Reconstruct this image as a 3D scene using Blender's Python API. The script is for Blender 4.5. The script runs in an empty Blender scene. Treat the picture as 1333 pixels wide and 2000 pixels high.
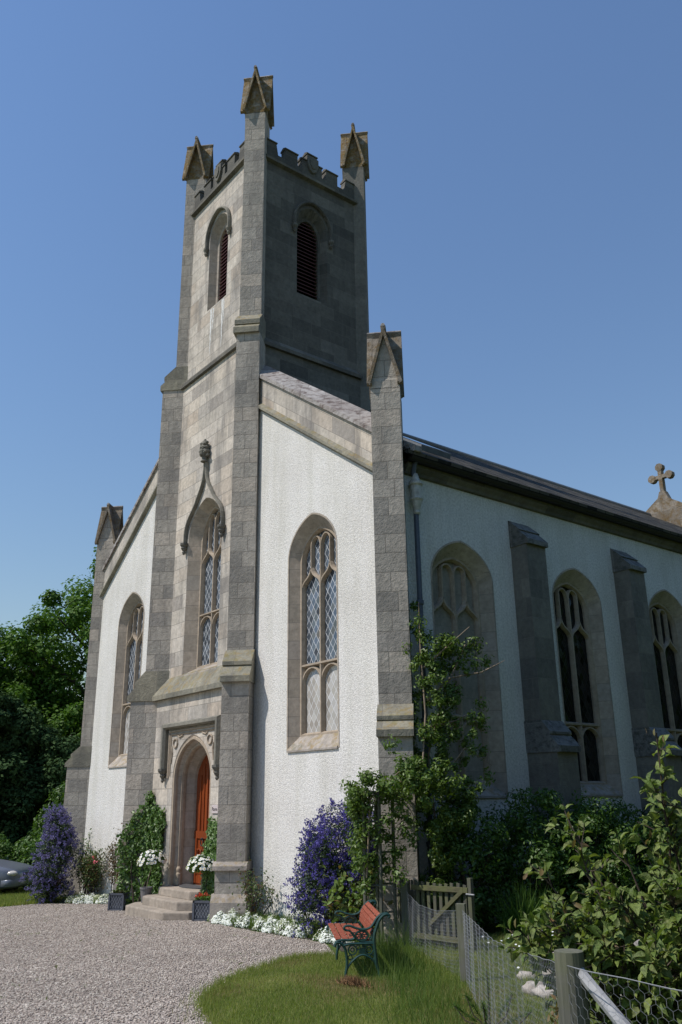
import bpy, math, random
import numpy as np
from mathutils import Vector, Matrix
from mathutils.geometry import tessellate_polygon

random.seed(7)
RNG = np.random.default_rng(11)
R = math.radians
SC = bpy.context.scene
COL = SC.collection

# ------------------------------------------------------------------ camera
YAW, PITCH, ROLL = 0.9045, 0.3274, -0.0135
fw = Vector((-math.sin(YAW)*math.cos(PITCH), math.cos(YAW)*math.cos(PITCH), math.sin(PITCH)))
r0 = Vector((math.cos(YAW), math.sin(YAW), 0)); u0 = r0.cross(fw)
cr = r0*math.cos(ROLL) + u0*math.sin(ROLL); cu = -r0*math.sin(ROLL) + u0*math.cos(ROLL)
cam = bpy.data.cameras.new('camera'); camo = bpy.data.objects.new('camera', cam); COL.objects.link(camo)
camo.matrix_world = Matrix(((cr.x, cu.x, -fw.x, 14.4734), (cr.y, cu.y, -fw.y, -8.8633), (cr.z, cu.z, -fw.z, 2.0), (0, 0, 0, 1)))
cam.sensor_fit = 'VERTICAL'; cam.sensor_height = 36.0; cam.sensor_width = 24.0
cam.lens = 1648.9/2000*36; cam.clip_end = 3000; cam.clip_start = 0.05
SC.camera = camo

# ------------------------------------------------------------------ sky, sun, exposure
SUN_EL, SUN_AZ = 54.0, 22.0            # azimuth from -y towards -x
sv = Vector((-math.sin(R(SUN_AZ))*math.cos(R(SUN_EL)), -math.cos(R(SUN_AZ))*math.cos(R(SUN_EL)), math.sin(R(SUN_EL))))
world = bpy.data.worlds.new('World'); SC.world = world; world.use_nodes = True
nt = world.node_tree; nt.nodes.clear()
sky = nt.nodes.new('ShaderNodeTexSky'); sky.sky_type = 'NISHITA'; sky.sun_disc = False
sky.sun_elevation = R(SUN_EL); sky.sun_rotation = math.atan2(sv.x, sv.y) % (2*math.pi)
sky.altitude = 50; sky.air_density = 2.0; sky.dust_density = 0.0; sky.ozone_density = 7.0
bg = nt.nodes.new('ShaderNodeBackground'); bg.inputs[1].default_value = 0.108
ow = nt.nodes.new('ShaderNodeOutputWorld')
tn = nt.nodes.new('ShaderNodeMix'); tn.data_type = 'RGBA'; tn.blend_type = 'MULTIPLY'; tn.inputs[0].default_value = 1.0
tn.inputs[7].default_value = (0.965, 0.965, 1.085, 1)
nt.links.new(sky.outputs[0], tn.inputs[6]); nt.links.new(tn.outputs[2], bg.inputs[0]); nt.links.new(bg.outputs[0], ow.inputs[0])
sun = bpy.data.lights.new('sun', 'SUN'); sun.energy = 4.5; sun.angle = R(0.5); sun.color = (1, 0.94, 0.87)
suno = bpy.data.objects.new('sun', sun); COL.objects.link(suno)
suno.rotation_euler = sv.to_track_quat('Z', 'Y').to_euler(); suno.location = (-20, -30, 50)
SC.view_settings.view_transform = 'Standard'; SC.view_settings.look = 'None'
SC.view_settings.exposure = 0.0; SC.view_settings.gamma = 1.0
SC.cycles.max_bounces = 6; SC.cycles.diffuse_bounces = 3; SC.cycles.glossy_bounces = 2
SC.cycles.transmission_bounces = 4; SC.cycles.transparent_max_bounces = 8
SC.cycles.use_adaptive_sampling = True; SC.cycles.sample_clamp_indirect = 4.0

def G(x, y=0):                         # the ground falls gently to the west
    return 0.03*max(-40.0, min(40.0, x))

# ------------------------------------------------------------------ materials
class NT:
    def __init__(s, name):
        s.m = bpy.data.materials.new(name); s.m.use_nodes = True
        s.t = s.m.node_tree; s.t.nodes.clear()
        s.out = s.n('ShaderNodeOutputMaterial'); s.b = s.n('ShaderNodeBsdfPrincipled')
        s.l(s.b.outputs[0], s.out.inputs[0])
    def n(s, k, **kw):
        nd = s.t.nodes.new(k)
        for a, v in kw.items(): setattr(nd, a, v)
        return nd
    def l(s, a, b): s.t.links.new(a, b)
    def val(s, sock, v):
        if hasattr(v, 'is_linked') or isinstance(v, bpy.types.NodeSocket): s.l(v, sock)
        else: sock.default_value = v
    def math(s, op, a, b=0.0, c=None):
        nd = s.n('ShaderNodeMath', operation=op)
        s.val(nd.inputs[0], a); s.val(nd.inputs[1], b)
        if c is not None: s.val(nd.inputs[2], c)
        return nd.outputs[0]
    def mix(s, f, a, b, mode='MIX'):
        nd = s.n('ShaderNodeMix', data_type='RGBA', blend_type=mode)
        s.val(nd.inputs[0], f)
        for k, v in ((6, a), (7, b)):
            if isinstance(v, bpy.types.NodeSocket): s.l(v, nd.inputs[k])
            else: nd.inputs[k].default_value = tuple(v)[:3] + (1,)
        return nd.outputs[2]
    def ramp(s, f, stops, interp='LINEAR'):
        nd = s.n('ShaderNodeValToRGB'); nd.color_ramp.interpolation = interp
        el = nd.color_ramp.elements
        while len(el) < len(stops): el.new(0.5)
        for e, (p, c) in zip(el, stops):
            e.position = p; e.color = (c, c, c, 1) if isinstance(c, (int, float)) else tuple(c)[:3] + (1,)
        s.l(f, nd.inputs[0]); return nd.outputs[0]
    def noise(s, vec, scale, detail=4, rough=0.55, dist=0.0):
        nd = s.n('ShaderNodeTexNoise'); s.l(vec, nd.inputs['Vector'])
        nd.inputs['Scale'].default_value = scale; nd.inputs['Detail'].default_value = detail
        nd.inputs['Roughness'].default_value = rough; nd.inputs['Distortion'].default_value = dist
        return nd.outputs['Fac']
    def scalev(s, vec, v):
        nd = s.n('ShaderNodeVectorMath', operation='MULTIPLY'); s.l(vec, nd.inputs[0]); nd.inputs[1].default_value = v
        return nd.outputs[0]
    def bump(s, h, strength, dist=0.02, normal=None):
        nd = s.n('ShaderNodeBump'); nd.inputs['Strength'].default_value = strength; nd.inputs['Distance'].default_value = dist
        s.l(h, nd.inputs['Height'])
        if normal is not None: s.l(normal, nd.inputs['Normal'])
        return nd.outputs[0]
    def pos(s): return s.n('ShaderNodeNewGeometry').outputs['Position']
    def uv(s): return s.n('ShaderNodeUVMap').outputs[0]

def plain(name, col, rough=0.6, metal=0.0, var=0.15, scale=8.0, bump=0.0, bscale=40.0, spec=0.5):
    a = NT(name); p = a.pos()
    f = a.noise(p, scale, 5)
    d = tuple(c*(1-var) for c in col); e = tuple(min(1, c*(1+var)) for c in col)
    a.l(a.ramp(f, [(0.3, d), (0.7, e)]), a.b.inputs['Base Color'])
    a.b.inputs['Roughness'].default_value = rough; a.b.inputs['Metallic'].default_value = metal
    a.b.inputs['Specular IOR Level'].default_value = spec
    if bump: a.l(a.bump(a.noise(p, bscale, 4), bump, 0.01), a.b.inputs['Normal'])
    return a.m

def stone(name, tones, bw=0.75, bh=0.32, bump=0.6, lichen=0.0, soot=0.35, off=0.5, grain=16.0, mortar=0.75, streak=0.3, sootcol=(0.07, 0.068, 0.065), up=0.0, sscale=(2.2, 2.2, 0.55)):
    a = NT(name); p = a.pos(); uv = a.uv()
    br = a.n('ShaderNodeTexBrick'); a.l(uv, br.inputs['Vector'])
    br.offset = off; br.squash = 0.72; br.squash_frequency = 3
    br.inputs['Color1'].default_value = (0, 0, 0, 1); br.inputs['Color2'].default_value = (1, 1, 1, 1); br.inputs['Mortar'].default_value = (0.5, 0.5, 0.5, 1)
    for k, v in (('Scale', 1.0), ('Mortar Size', 0.007), ('Mortar Smooth', 0.4), ('Bias', 0.0), ('Brick Width', bw), ('Row Height', bh)): br.inputs[k].default_value = v
    n = len(tones)
    base = a.ramp(br.outputs['Color'], [(i/(n-1)*0.9+0.05, t) for i, t in enumerate(tones)])
    big = a.noise(p, 1.3, 5, 0.6)
    fine = a.noise(p, 11.0, 6, 0.65)
    base = a.mix(1.0, base, a.ramp(fine, [(0.25, 0.72), (0.75, 1.2)]), 'MULTIPLY')
    base = a.mix(1.0, base, a.ramp(big, [(0.3, 0.86), (0.7, 1.1)]), 'MULTIPLY')
    if soot:
        v = a.scalev(p, sscale); sm = a.ramp(a.noise(v, 1.0, 6, 0.62), [(0.48, 0.0), (0.66, 1.0)])
        base = a.mix(a.math('MULTIPLY', sm, soot), base, sootcol)
    if streak:
        v = a.scalev(p, (7, 7, 0.35)); sm = a.ramp(a.noise(v, 1.0, 4, 0.5), [(0.55, 0.0), (0.75, 1.0)])
        base = a.mix(a.math('MULTIPLY', sm, streak), base, (0.16, 0.15, 0.14))
    if lichen:
        lm = a.ramp(a.noise(p, 5.0, 7, 0.7), [(0.5-0.25*lichen, 0.0), (0.68-0.2*lichen, 1.0)])
        lc = a.ramp(a.noise(p, 14.0, 4), [(0.35, (0.13, 0.075, 0.02)), (0.5, (0.2, 0.125, 0.03)), (0.68, (0.16, 0.15, 0.10))])
        lm = a.math('MULTIPLY', lm, min(1.0, lichen*1.2))
        base = a.mix(lm, base, lc)
    if up:
        nz = a.n('ShaderNodeSeparateXYZ'); a.l(a.n('ShaderNodeNewGeometry').outputs['Normal'], nz.inputs[0])
        um = a.math('MULTIPLY', a.ramp(nz.outputs[2], [(0.25, 0.0), (0.6, 1.0)]), a.ramp(a.noise(p, 7.0, 6, 0.7), [(0.47, 0.0), (0.6, 1.0)]))
        base = a.mix(a.math('MULTIPLY', um, up), base, a.ramp(a.noise(p, 3.0, 5), [(0.4, (0.20, 0.17, 0.06)), (0.55, (0.26, 0.17, 0.05)), (0.62, (0.13, 0.13, 0.08))]))
    base = a.mix(a.math('MULTIPLY', br.outputs['Fac'], mortar), base, (0.17, 0.155, 0.135))
    a.l(base, a.b.inputs['Base Color']); a.b.inputs['Roughness'].default_value = 0.9
    a.b.inputs['Specular IOR Level'].default_value = 0.2
    h = a.math('ADD', a.noise(p, grain, 5, 0.6), a.math('MULTIPLY', a.noise(p, grain*2.7, 3), 0.5))
    h = a.math('SUBTRACT', h, a.math('MULTIPLY', br.outputs['Fac'], 0.9))
    h = a.math('ADD', h, a.math('MULTIPLY', br.outputs['Color'], 0.25))
    a.l(a.bump(h, bump, 0.03), a.b.inputs['Normal'])
    return a.m

WARM = [(0.33, 0.30, 0.265), (0.49, 0.445, 0.38), (0.52, 0.455, 0.375), (0.54, 0.49, 0.42), (0.42, 0.385, 0.34), (0.57, 0.515, 0.44), (0.50, 0.455, 0.395), (0.47, 0.395, 0.315), (0.53, 0.48, 0.415)]
GREY = [(0.275, 0.255, 0.225), (0.42, 0.38, 0.325), (0.33, 0.305, 0.265), (0.455, 0.40, 0.335), (0.375, 0.345, 0.30), (0.30, 0.275, 0.245)]
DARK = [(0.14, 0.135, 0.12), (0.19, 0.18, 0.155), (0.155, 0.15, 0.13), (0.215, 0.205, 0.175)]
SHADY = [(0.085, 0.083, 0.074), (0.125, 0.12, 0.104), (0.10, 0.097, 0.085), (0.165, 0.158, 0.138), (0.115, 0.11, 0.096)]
M = {}
M['ashlar'] = stone('warm ashlar', WARM, 0.8, 0.32, 0.25, soot=0.62, mortar=0.75, sootcol=(0.13, 0.125, 0.118))
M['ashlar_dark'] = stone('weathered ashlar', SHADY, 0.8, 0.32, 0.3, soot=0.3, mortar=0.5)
M['buttress'] = stone('droved grey ashlar', GREY, 0.5, 0.32, 0.42, soot=0.3, grain=15.0, streak=0.25, mortar=0.9)
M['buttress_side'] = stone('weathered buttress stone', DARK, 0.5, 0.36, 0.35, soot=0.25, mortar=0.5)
M['weathering'] = stone('mossy weathering stone', [(0.235, 0.222, 0.175), (0.285, 0.262, 0.20), (0.20, 0.192, 0.155)], 0.6, 0.8, 0.4, soot=0.45, up=0.65)
M['string'] = stone('string course stone', [(0.12, 0.115, 0.10), (0.17, 0.16, 0.135), (0.10, 0.097, 0.085)], 0.9, 0.6, 0.35, soot=0.5, lichen=0.12)
M['lichen'] = stone('lichened stone', GREY, 0.5, 0.4, 0.6, lichen=0.75, soot=0.4)
M['lichen_brown'] = stone('brown lichened capstone', [(0.17, 0.15, 0.125), (0.23, 0.20, 0.165), (0.28, 0.25, 0.21)], 0.5, 0.4, 0.6, lichen=0.4, soot=0.8, sootcol=(0.085, 0.06, 0.046), sscale=(5, 5, 5))
M['coping'] = stone('lichened coping stone', [(0.42, 0.40, 0.38), (0.30, 0.27, 0.25), (0.36, 0.34, 0.32)], 0.7, 0.8, 0.5, soot=0.9, sootcol=(0.085, 0.058, 0.05), sscale=(6.0, 6.0, 9.0), mortar=0.3)
M['cap_grey'] = stone('white lichened weathering', [(0.15, 0.15, 0.14), (0.22, 0.217, 0.205), (0.12, 0.12, 0.11)], 0.7, 0.8, 0.5, soot=0.85, sootcol=(0.06, 0.06, 0.052), sscale=(9.0, 9.0, 12.0), mortar=0.2)
M['dressed'] = stone('dressed sandstone', [(0.36, 0.31, 0.25), (0.44, 0.37, 0.295), (0.35, 0.315, 0.27), (0.41, 0.355, 0.30)], 3.0, 0.34, 0.12, soot=0.12, streak=0.1, mortar=0.6)
M['tracery'] = stone('tracery sandstone', [(0.36, 0.295, 0.225), (0.39, 0.325, 0.25)], 3.0, 2.0, 0.1, soot=0.12, streak=0.1, mortar=0.0)
M['sill'] = stone('lichened sill stone', [(0.36, 0.32, 0.28), (0.40, 0.355, 0.31)], 3.0, 2.0, 0.3, soot=0.4, up=0.6, mortar=0)
M['step'] = stone('worn step stone', [(0.33, 0.28, 0.23), (0.37, 0.32, 0.26)], 3.0, 2.0, 0.25, soot=0.25, mortar=0)
M['carving'] = stone('sooty carved stone', [(0.13, 0.125, 0.11), (0.19, 0.18, 0.15)], 3.0, 2.0, 0.3, soot=0.4, mortar=0)
M['hood'] = stone('hood mould stone', [(0.19, 0.18, 0.15), (0.25, 0.235, 0.195)], 0.7, 2.0, 0.25, soot=0.35, mortar=0.3)

def harling():
    a = NT('white harling'); p = a.pos()
    big = a.noise(p, 0.9, 5, 0.6); fine = a.noise(p, 26.0, 3, 0.5)
    v = a.scalev(p, (3.0, 3.0, 0.3)); st = a.ramp(a.noise(v, 1.0, 5, 0.6), [(0.42, (1.0, 1.0, 1.0)), (0.58, (0.93, 0.93, 0.91)), (0.75, (0.86, 0.86, 0.83))])
    base = a.ramp(big, [(0.3, (0.61, 0.59, 0.555)), (0.7, (0.70, 0.685, 0.65))])
    base = a.mix(1.0, base, st, 'MULTIPLY')
    base = a.mix(1.0, base, a.ramp(fine, [(0.3, 0.80), (0.62, 1.08)]), 'MULTIPLY')
    a.l(base, a.b.inputs['Base Color']); a.b.inputs['Roughness'].default_value = 0.95; a.b.inputs['Specular IOR Level'].default_value = 0.15
    vo = a.n('ShaderNodeTexVoronoi'); a.l(p, vo.inputs['Vector']); vo.inputs['Scale'].default_value = 46.0
    h = a.math('ADD', a.math('MULTIPLY', a.noise(p, 50.0, 3, 0.7), 0.9), a.math('MULTIPLY', vo.outputs['Distance'], -0.8))
    a.l(a.bump(h, 0.42, 0.02), a.b.inputs['Normal'])
    return a.m
M['harling'] = harling()

def slate():
    a = NT('dark slate'); uv = a.uv(); p = a.pos()
    br = a.n('ShaderNodeTexBrick'); a.l(uv, br.inputs['Vector'])
    br.inputs['Color1'].default_value = (0, 0, 0, 1); br.inputs['Color2'].default_value = (1, 1, 1, 1)
    for k, v in (('Scale', 1.0), ('Mortar Size', 0.008), ('Mortar Smooth', 0.2), ('Brick Width', 0.30), ('Row Height', 0.19)): br.inputs[k].default_value = v
    c = a.ramp(br.outputs['Color'], [(0.0, (0.022, 0.023, 0.022)), (0.5, (0.05, 0.048, 0.043)), (1.0, (0.10, 0.093, 0.08))])
    a.b.inputs['Specular IOR Level'].default_value = 0.03
    c = a.mix(a.ramp(a.noise(p, 2.0, 6, 0.7), [(0.5, 0.0), (0.7, 0.7)]), c, (0.10, 0.092, 0.07))
    c = a.mix(br.outputs['Fac'], c, (0.01, 0.01, 0.01))
    a.l(c, a.b.inputs['Base Color']); a.b.inputs['Roughness'].default_value = 0.75
    h = a.math('SUBTRACT', a.math('MULTIPLY', br.outputs['Color'], 0.7), a.math('MULTIPLY', br.outputs['Fac'], 1.2))
    a.l(a.bump(h, 1.0, 0.05), a.b.inputs['Normal'])
    return a.m
M['slate'] = slate()

def leaded(name, dark, pale, spec=0.5, lead=(0.62, 0.64, 0.66), pw=0.145, ph=0.21, rough=0.06):
    a = NT(name); uv = a.uv()
    sx = a.n('ShaderNodeSeparateXYZ'); a.l(uv, sx.inputs[0])
    u = a.math('DIVIDE', sx.outputs[0], pw); v = a.math('DIVIDE', sx.outputs[1], ph)
    A = a.math('ADD', u, v); B = a.math('SUBTRACT', u, v)
    def line(x):
        f = a.math('FRACT', a.math('ADD', x, 100.0))
        d = a.math('ABSOLUTE', a.math('SUBTRACT', f, 0.5))
        return a.math('GREATER_THAN', d, 0.462)
    ln = a.math('MAXIMUM', line(A), line(B))
    cell = a.n('ShaderNodeCombineXYZ')
    a.l(a.math('FLOOR', a.math('ADD', A, 100.0)), cell.inputs[0]); a.l(a.math('FLOOR', a.math('ADD', B, 100.0)), cell.inputs[1])
    wn = a.n('ShaderNodeTexWhiteNoise', noise_dimensions='3D'); a.l(cell.outputs[0], wn.inputs['Vector'])
    base = a.mix(wn.outputs['Value'], dark, pale)
    base = a.mix(a.math('MULTIPLY', ln, a.ramp(a.noise(a.pos(), 5.0, 4, 0.6), [(0.3, 0.45), (0.6, 1.0)])), base, lead)
    a.l(base, a.b.inputs['Base Color'])
    a.l(a.math('MULTIPLY_ADD', ln, 0.5, rough), a.b.inputs['Roughness'])
    a.b.inputs['Specular IOR Level'].default_value = spec
    nm = a.n('ShaderNodeVectorMath', operation='SUBTRACT'); a.l(wn.outputs['Color'], nm.inputs[0]); nm.inputs[1].default_value = (0.5, 0.5, 0.5)
    sc = a.n('ShaderNodeVectorMath', operation='SCALE'); a.l(nm.outputs[0], sc.inputs[0]); sc.inputs['Scale'].default_value = 0.26
    ad = a.n('ShaderNodeVectorMath', operation='ADD'); a.l(a.n('ShaderNodeNewGeometry').outputs['Normal'], ad.inputs[0]); a.l(sc.outputs[0], ad.inputs[1])
    no = a.n('ShaderNodeVectorMath', operation='NORMALIZE'); a.l(ad.outputs[0], no.inputs[0])
    a.l(no.outputs[0], a.b.inputs['Normal'])
    return a.m
M['glass'] = leaded('leaded glass', (0.04, 0.052, 0.068), (0.12, 0.14, 0.165), 0.75)
M['glass_pale'] = leaded('leaded glass over pale lining', (0.30, 0.28, 0.25), (0.45, 0.43, 0.40), 0.6)
M['glass_dark'] = leaded('dark leaded glass', (0.004, 0.004, 0.004), (0.012, 0.014, 0.013), 0.35, lead=(0.012, 0.012, 0.012), rough=0.12)
M['panel'] = stone('blind panel stone', [(0.27, 0.25, 0.21), (0.30, 0.275, 0.235)], 0.9, 0.6, 0.2, soot=0.2, mortar=0.5)

def wood_door():
    a = NT('varnished door timber'); p = a.pos()
    v = a.scalev(p, (22.0, 22.0, 1.2)); f = a.noise(v, 1.0, 4, 0.6)
    a.l(a.ramp(f, [(0.3, (0.13, 0.026, 0.007)), (0.65, (0.26, 0.056, 0.013))]), a.b.inputs['Base Color'])
    a.b.inputs['Roughness'].default_value = 0.35
    return a.m
M['door'] = wood_door()
M['louvre'] = plain('maroon painted louvre', (0.07, 0.012, 0.014), 0.6, var=0.25)
M['iron_black'] = plain('black iron', (0.015, 0.015, 0.015), 0.45)
M['void'] = plain('dark interior', (0.004, 0.004, 0.004), 0.95)
M['gutter'] = plain('black cast iron gutter', (0.012, 0.010, 0.011), 0.6, var=0.3)
M['lead'] = plain('lead grey', (0.16, 0.17, 0.18), 0.5, var=0.2)
M['downpipe'] = plain('blue grey downpipe paint', (0.07, 0.085, 0.115), 0.5)
M['hopper'] = plain('flaking cream hopper paint', (0.42, 0.41, 0.37), 0.6, var=0.3, scale=14)
M['skylight'] = plain('skylight glass', (0.06, 0.09, 0.14), 0.08, spec=1.0)
M['bark'] = plain('brown bark', (0.07, 0.055, 0.04), 0.9, var=0.4, scale=20, bump=0.6)
M['twig'] = plain('pale twig bark', (0.22, 0.17, 0.12), 0.8, var=0.3)
M['twig_dark'] = plain('dark stem bark', (0.05, 0.035, 0.025), 0.8, var=0.3)
M['soil'] = plain('dark soil', (0.045, 0.035, 0.026), 0.95, var=0.4, scale=12, bump=0.8, bscale=30)
M['bench_iron'] = plain('dark green painted cast iron', (0.016, 0.055, 0.047), 0.38, var=0.3, scale=30)
def benchwood():
    a = NT('worn red stained slats'); p = a.pos(); f = a.noise(a.scalev(p, (10, 10, 26)), 2.2, 6, 0.7)
    c = a.ramp(f, [(0.3, (0.12, 0.03, 0.018)), (0.5, (0.24, 0.062, 0.034)), (0.72, (0.33, 0.12, 0.075))])
    c = a.mix(a.ramp(a.noise(p, 24, 5, 0.7), [(0.6, 0.0), (0.7, 0.75)]), c, (0.33, 0.27, 0.21))
    a.l(c, a.b.inputs['Base Color']); a.b.inputs['Roughness'].default_value = 0.8; a.b.inputs['Specular IOR Level'].default_value = 0.2
    return a.m
M['bench_wood'] = benchwood()
M['terracotta'] = plain('slate grey planter', (0.075, 0.083, 0.105), 0.6, var=0.2); M['lattice'] = plain('worn lattice relief', (0.17, 0.185, 0.215), 0.6, var=0.25)
M['pot'] = plain('weathered grey pot', (0.14, 0.135, 0.135), 0.8, var=0.25, scale=12)
M['wire'] = plain('galvanised wire', (0.24, 0.25, 0.265), 0.55, metal=0.2)
M['car'] = plain('silver blue car paint', (0.15, 0.165, 0.20), 0.32, metal=0.25, var=0.03)
M['tyre'] = plain('black tyre rubber', (0.012, 0.012, 0.012), 0.8)
M['headlight'] = plain('headlight lens', (0.55, 0.52, 0.47), 0.08, spec=0.8)
M['carglass'] = plain('car window glass', (0.02, 0.025, 0.03), 0.05, spec=0.9)
M['mat'] = plain('grey rubber mat', (0.06, 0.06, 0.062), 0.9, var=0.3, scale=60)
M['plate'] = plain('pinkish name plate', (0.52, 0.45, 0.44), 0.5, var=0.06)
M['ink'] = plain('dark sign lettering', (0.06, 0.05, 0.055), 0.6)
M['hay'] = plain('dead brown grass', (0.20, 0.11, 0.05), 0.9, var=0.4, scale=30)

def weathered(name, c1, c2, green=0.0, axis=(14, 14, 1.0)):
    a = NT(name); p = a.pos(); f = a.noise(a.scalev(p, axis), 2.0, 5, 0.65)
    base = a.ramp(f, [(0.3, c1), (0.7, c2)])
    if green: base = a.mix(a.math('MULTIPLY', a.ramp(a.noise(p, 6, 5), [(0.4, 0.0), (0.6, 1.0)]), green), base, (0.10, 0.115, 0.035))
    a.l(base, a.b.inputs['Base Color']); a.b.inputs['Roughness'].default_value = 0.9
    a.l(a.bump(f, 0.4, 0.01), a.b.inputs['Normal'])
    return a.m
M['picket'] = weathered('weathered picket wood', (0.045, 0.044, 0.034), (0.10, 0.095, 0.074), 0.5)
M['picket_rail'] = weathered('mossy rail wood', (0.055, 0.052, 0.026), (0.12, 0.11, 0.055), 0.6, (3, 3, 14))
M['post'] = weathered('grey split post wood', (0.065, 0.065, 0.054), (0.16, 0.155, 0.13), 0.35)
M['post_pale'] = weathered('silvered rail wood', (0.16, 0.16, 0.165), (0.42, 0.42, 0.43), 0.0, (4, 4, 4))
M['rail'] = weathered('pale rail wood', (0.26, 0.24, 0.18), (0.38, 0.35, 0.27), 0.1, (4, 4, 4))

def rockmat():
    a = NT('pale boulder'); p = a.pos()
    c = a.ramp(a.noise(p, 9.0, 6, 0.7), [(0.3, (0.24, 0.2, 0.17)), (0.5, (0.38, 0.34, 0.3)), (0.7, (0.5, 0.46, 0.42))])
    a.l(c, a.b.inputs['Base Color']); a.b.inputs['Roughness'].default_value = 0.9
    a.l(a.bump(a.noise(p, 22.0, 6), 0.6, 0.02), a.b.inputs['Normal'])
    return a.m
M['rock'] = rockmat()

def leafmat(name, cols, trans=0.3, rough=0.5, spec=0.4, vein=0.0):
    a = NT(name)
    ri = a.n('ShaderNodeNewGeometry').outputs['Random Per Island']
    n = len(cols)
    c = a.ramp(ri, [(i/max(1, n-1), k) for i, k in enumerate(cols)])
    if vein:
        p = a.pos(); c = a.mix(1.0, c, a.ramp(a.noise(p, 55.0, 4, 0.6), [(0.35, 0.62), (0.65, 1.3)]), 'MULTIPLY')
        c = a.mix(a.ramp(a.noise(p, 38.0, 2), [(0.68, 0.0), (0.76, 0.35)]), c, (0.20, 0.14, 0.06))
        a.l(a.bump(a.noise(p, 130.0, 3), vein, 0.01), a.b.inputs['Normal'])
    a.l(c, a.b.inputs['Base Color']); a.b.inputs['Roughness'].default_value = rough; a.b.inputs['Specular IOR Level'].default_value = spec
    if trans:
        tr = a.n('ShaderNodeBsdfTranslucent'); a.l(a.mix(1.0, c, (1.25, 1.35, 0.6), 'MULTIPLY'), tr.inputs[0])
        ms = a.n('ShaderNodeMixShader'); ms.inputs[0].default_value = trans
        a.l(a.b.outputs[0], ms.inputs[1]); a.l(tr.outputs[0], ms.inputs[2]); a.l(ms.outputs[0], a.out.inputs[0])
    return a.m
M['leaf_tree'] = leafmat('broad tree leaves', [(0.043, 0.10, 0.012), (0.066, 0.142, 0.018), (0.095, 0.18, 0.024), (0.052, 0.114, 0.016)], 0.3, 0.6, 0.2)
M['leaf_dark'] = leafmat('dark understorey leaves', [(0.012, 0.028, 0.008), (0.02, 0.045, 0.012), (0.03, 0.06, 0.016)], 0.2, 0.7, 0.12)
M['leaf_conifer'] = leafmat('dark conifer needles', [(0.028, 0.06, 0.02), (0.046, 0.085, 0.03), (0.06, 0.105, 0.038)], 0.1, 0.8, 0.08)
M['leaf_bright'] = leafmat('bright shrub leaves', [(0.075, 0.15, 0.03), (0.11, 0.20, 0.045), (0.055, 0.11, 0.022)], 0.35)
M['leaf_ivy'] = leafmat('glossy ivy leaves', [(0.05, 0.11, 0.02), (0.085, 0.165, 0.03), (0.12, 0.20, 0.045), (0.04, 0.085, 0.015)], 0.2, 0.45, 0.4)
M['leaf_climber'] = leafmat('fresh climber leaves', [(0.07, 0.13, 0.022), (0.105, 0.175, 0.03), (0.145, 0.21, 0.045), (0.055, 0.095, 0.018)], 0.3, 0.45, 0.4)
M['leaf_hedge'] = leafmat('deep green shrub leaves', [(0.04, 0.09, 0.015), (0.065, 0.13, 0.022), (0.095, 0.17, 0.032)], 0.35, 0.45, 0.4)
M['leaf_cean'] = leafmat('small dark ceanothus leaves', [(0.025, 0.05, 0.016), (0.045, 0.08, 0.025), (0.035, 0.06, 0.02)], 0.15)
M['flower_blue'] = leafmat('violet blue florets', [(0.07, 0.06, 0.25), (0.10, 0.085, 0.33), (0.15, 0.13, 0.42), (0.08, 0.065, 0.22)], 0.2, 0.8, 0.1)
M['flower_blue_pale'] = leafmat('soft lilac blue florets', [(0.13, 0.115, 0.31), (0.18, 0.16, 0.38), (0.25, 0.23, 0.46), (0.10, 0.085, 0.24)], 0.2, 0.8, 0.1)
M['flower_white'] = leafmat('white petals', [(0.72, 0.74, 0.74), (0.82, 0.83, 0.82)], 0.2, 0.8, 0.1)
M['flower_red'] = leafmat('red orange petals', [(0.55, 0.06, 0.02), (0.65, 0.10, 0.04)], 0.2)
M['flower_pink'] = leafmat('pink petals', [(0.75, 0.14, 0.22), (0.8, 0.22, 0.28)], 0.2)
M['flower_eye'] = plain('yellow flower eyes', (0.6, 0.4, 0.03), 0.8)
M['leaf_rose'] = leafmat('rose leaves with red tips', [(0.06, 0.10, 0.03), (0.10, 0.14, 0.045), (0.05, 0.08, 0.025), (0.14, 0.06, 0.035)], 0.3)
M['leaf_bronze'] = leafmat('bronze rose leaves', [(0.10, 0.085, 0.04), (0.14, 0.10, 0.05), (0.07, 0.085, 0.03), (0.15, 0.06, 0.04)], 0.3)
M['leaf_lime'] = leafmat('lime shrub leaves', [(0.13, 0.20, 0.045), (0.17, 0.24, 0.06), (0.09, 0.15, 0.035), (0.20, 0.10, 0.04)], 0.35)
M['leaf_vib'] = leafmat('crinkled olive leaves', [(0.09, 0.14, 0.03), (0.14, 0.20, 0.042), (0.20, 0.245, 0.062), (0.105, 0.16, 0.038), (0.16, 0.185, 0.06), (0.13, 0.19, 0.042)], 0.3, 0.5, 0.35, 0.6)
M['leaf_vib_tip'] = leafmat('bronze young leaves', [(0.22, 0.13, 0.06), (0.17, 0.15, 0.06), (0.25, 0.16, 0.10)], 0.35)
M['grass'] = leafmat('lawn grass blades', [(0.14, 0.195, 0.04), (0.20, 0.26, 0.058), (0.27, 0.30, 0.095), (0.155, 0.21, 0.046), (0.36, 0.31, 0.16)], 0.4, 0.6, 0.2)
M['grass_pale'] = leafmat('pale lawn grass blades', [(0.24, 0.29, 0.07), (0.32, 0.34, 0.11), (0.38, 0.36, 0.16), (0.20, 0.25, 0.06)], 0.4, 0.6, 0.2)
M['grass_long'] = leafmat('long grass blades', [(0.075, 0.13, 0.025), (0.11, 0.175, 0.04), (0.15, 0.20, 0.06)], 0.4, 0.6, 0.2)
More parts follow.
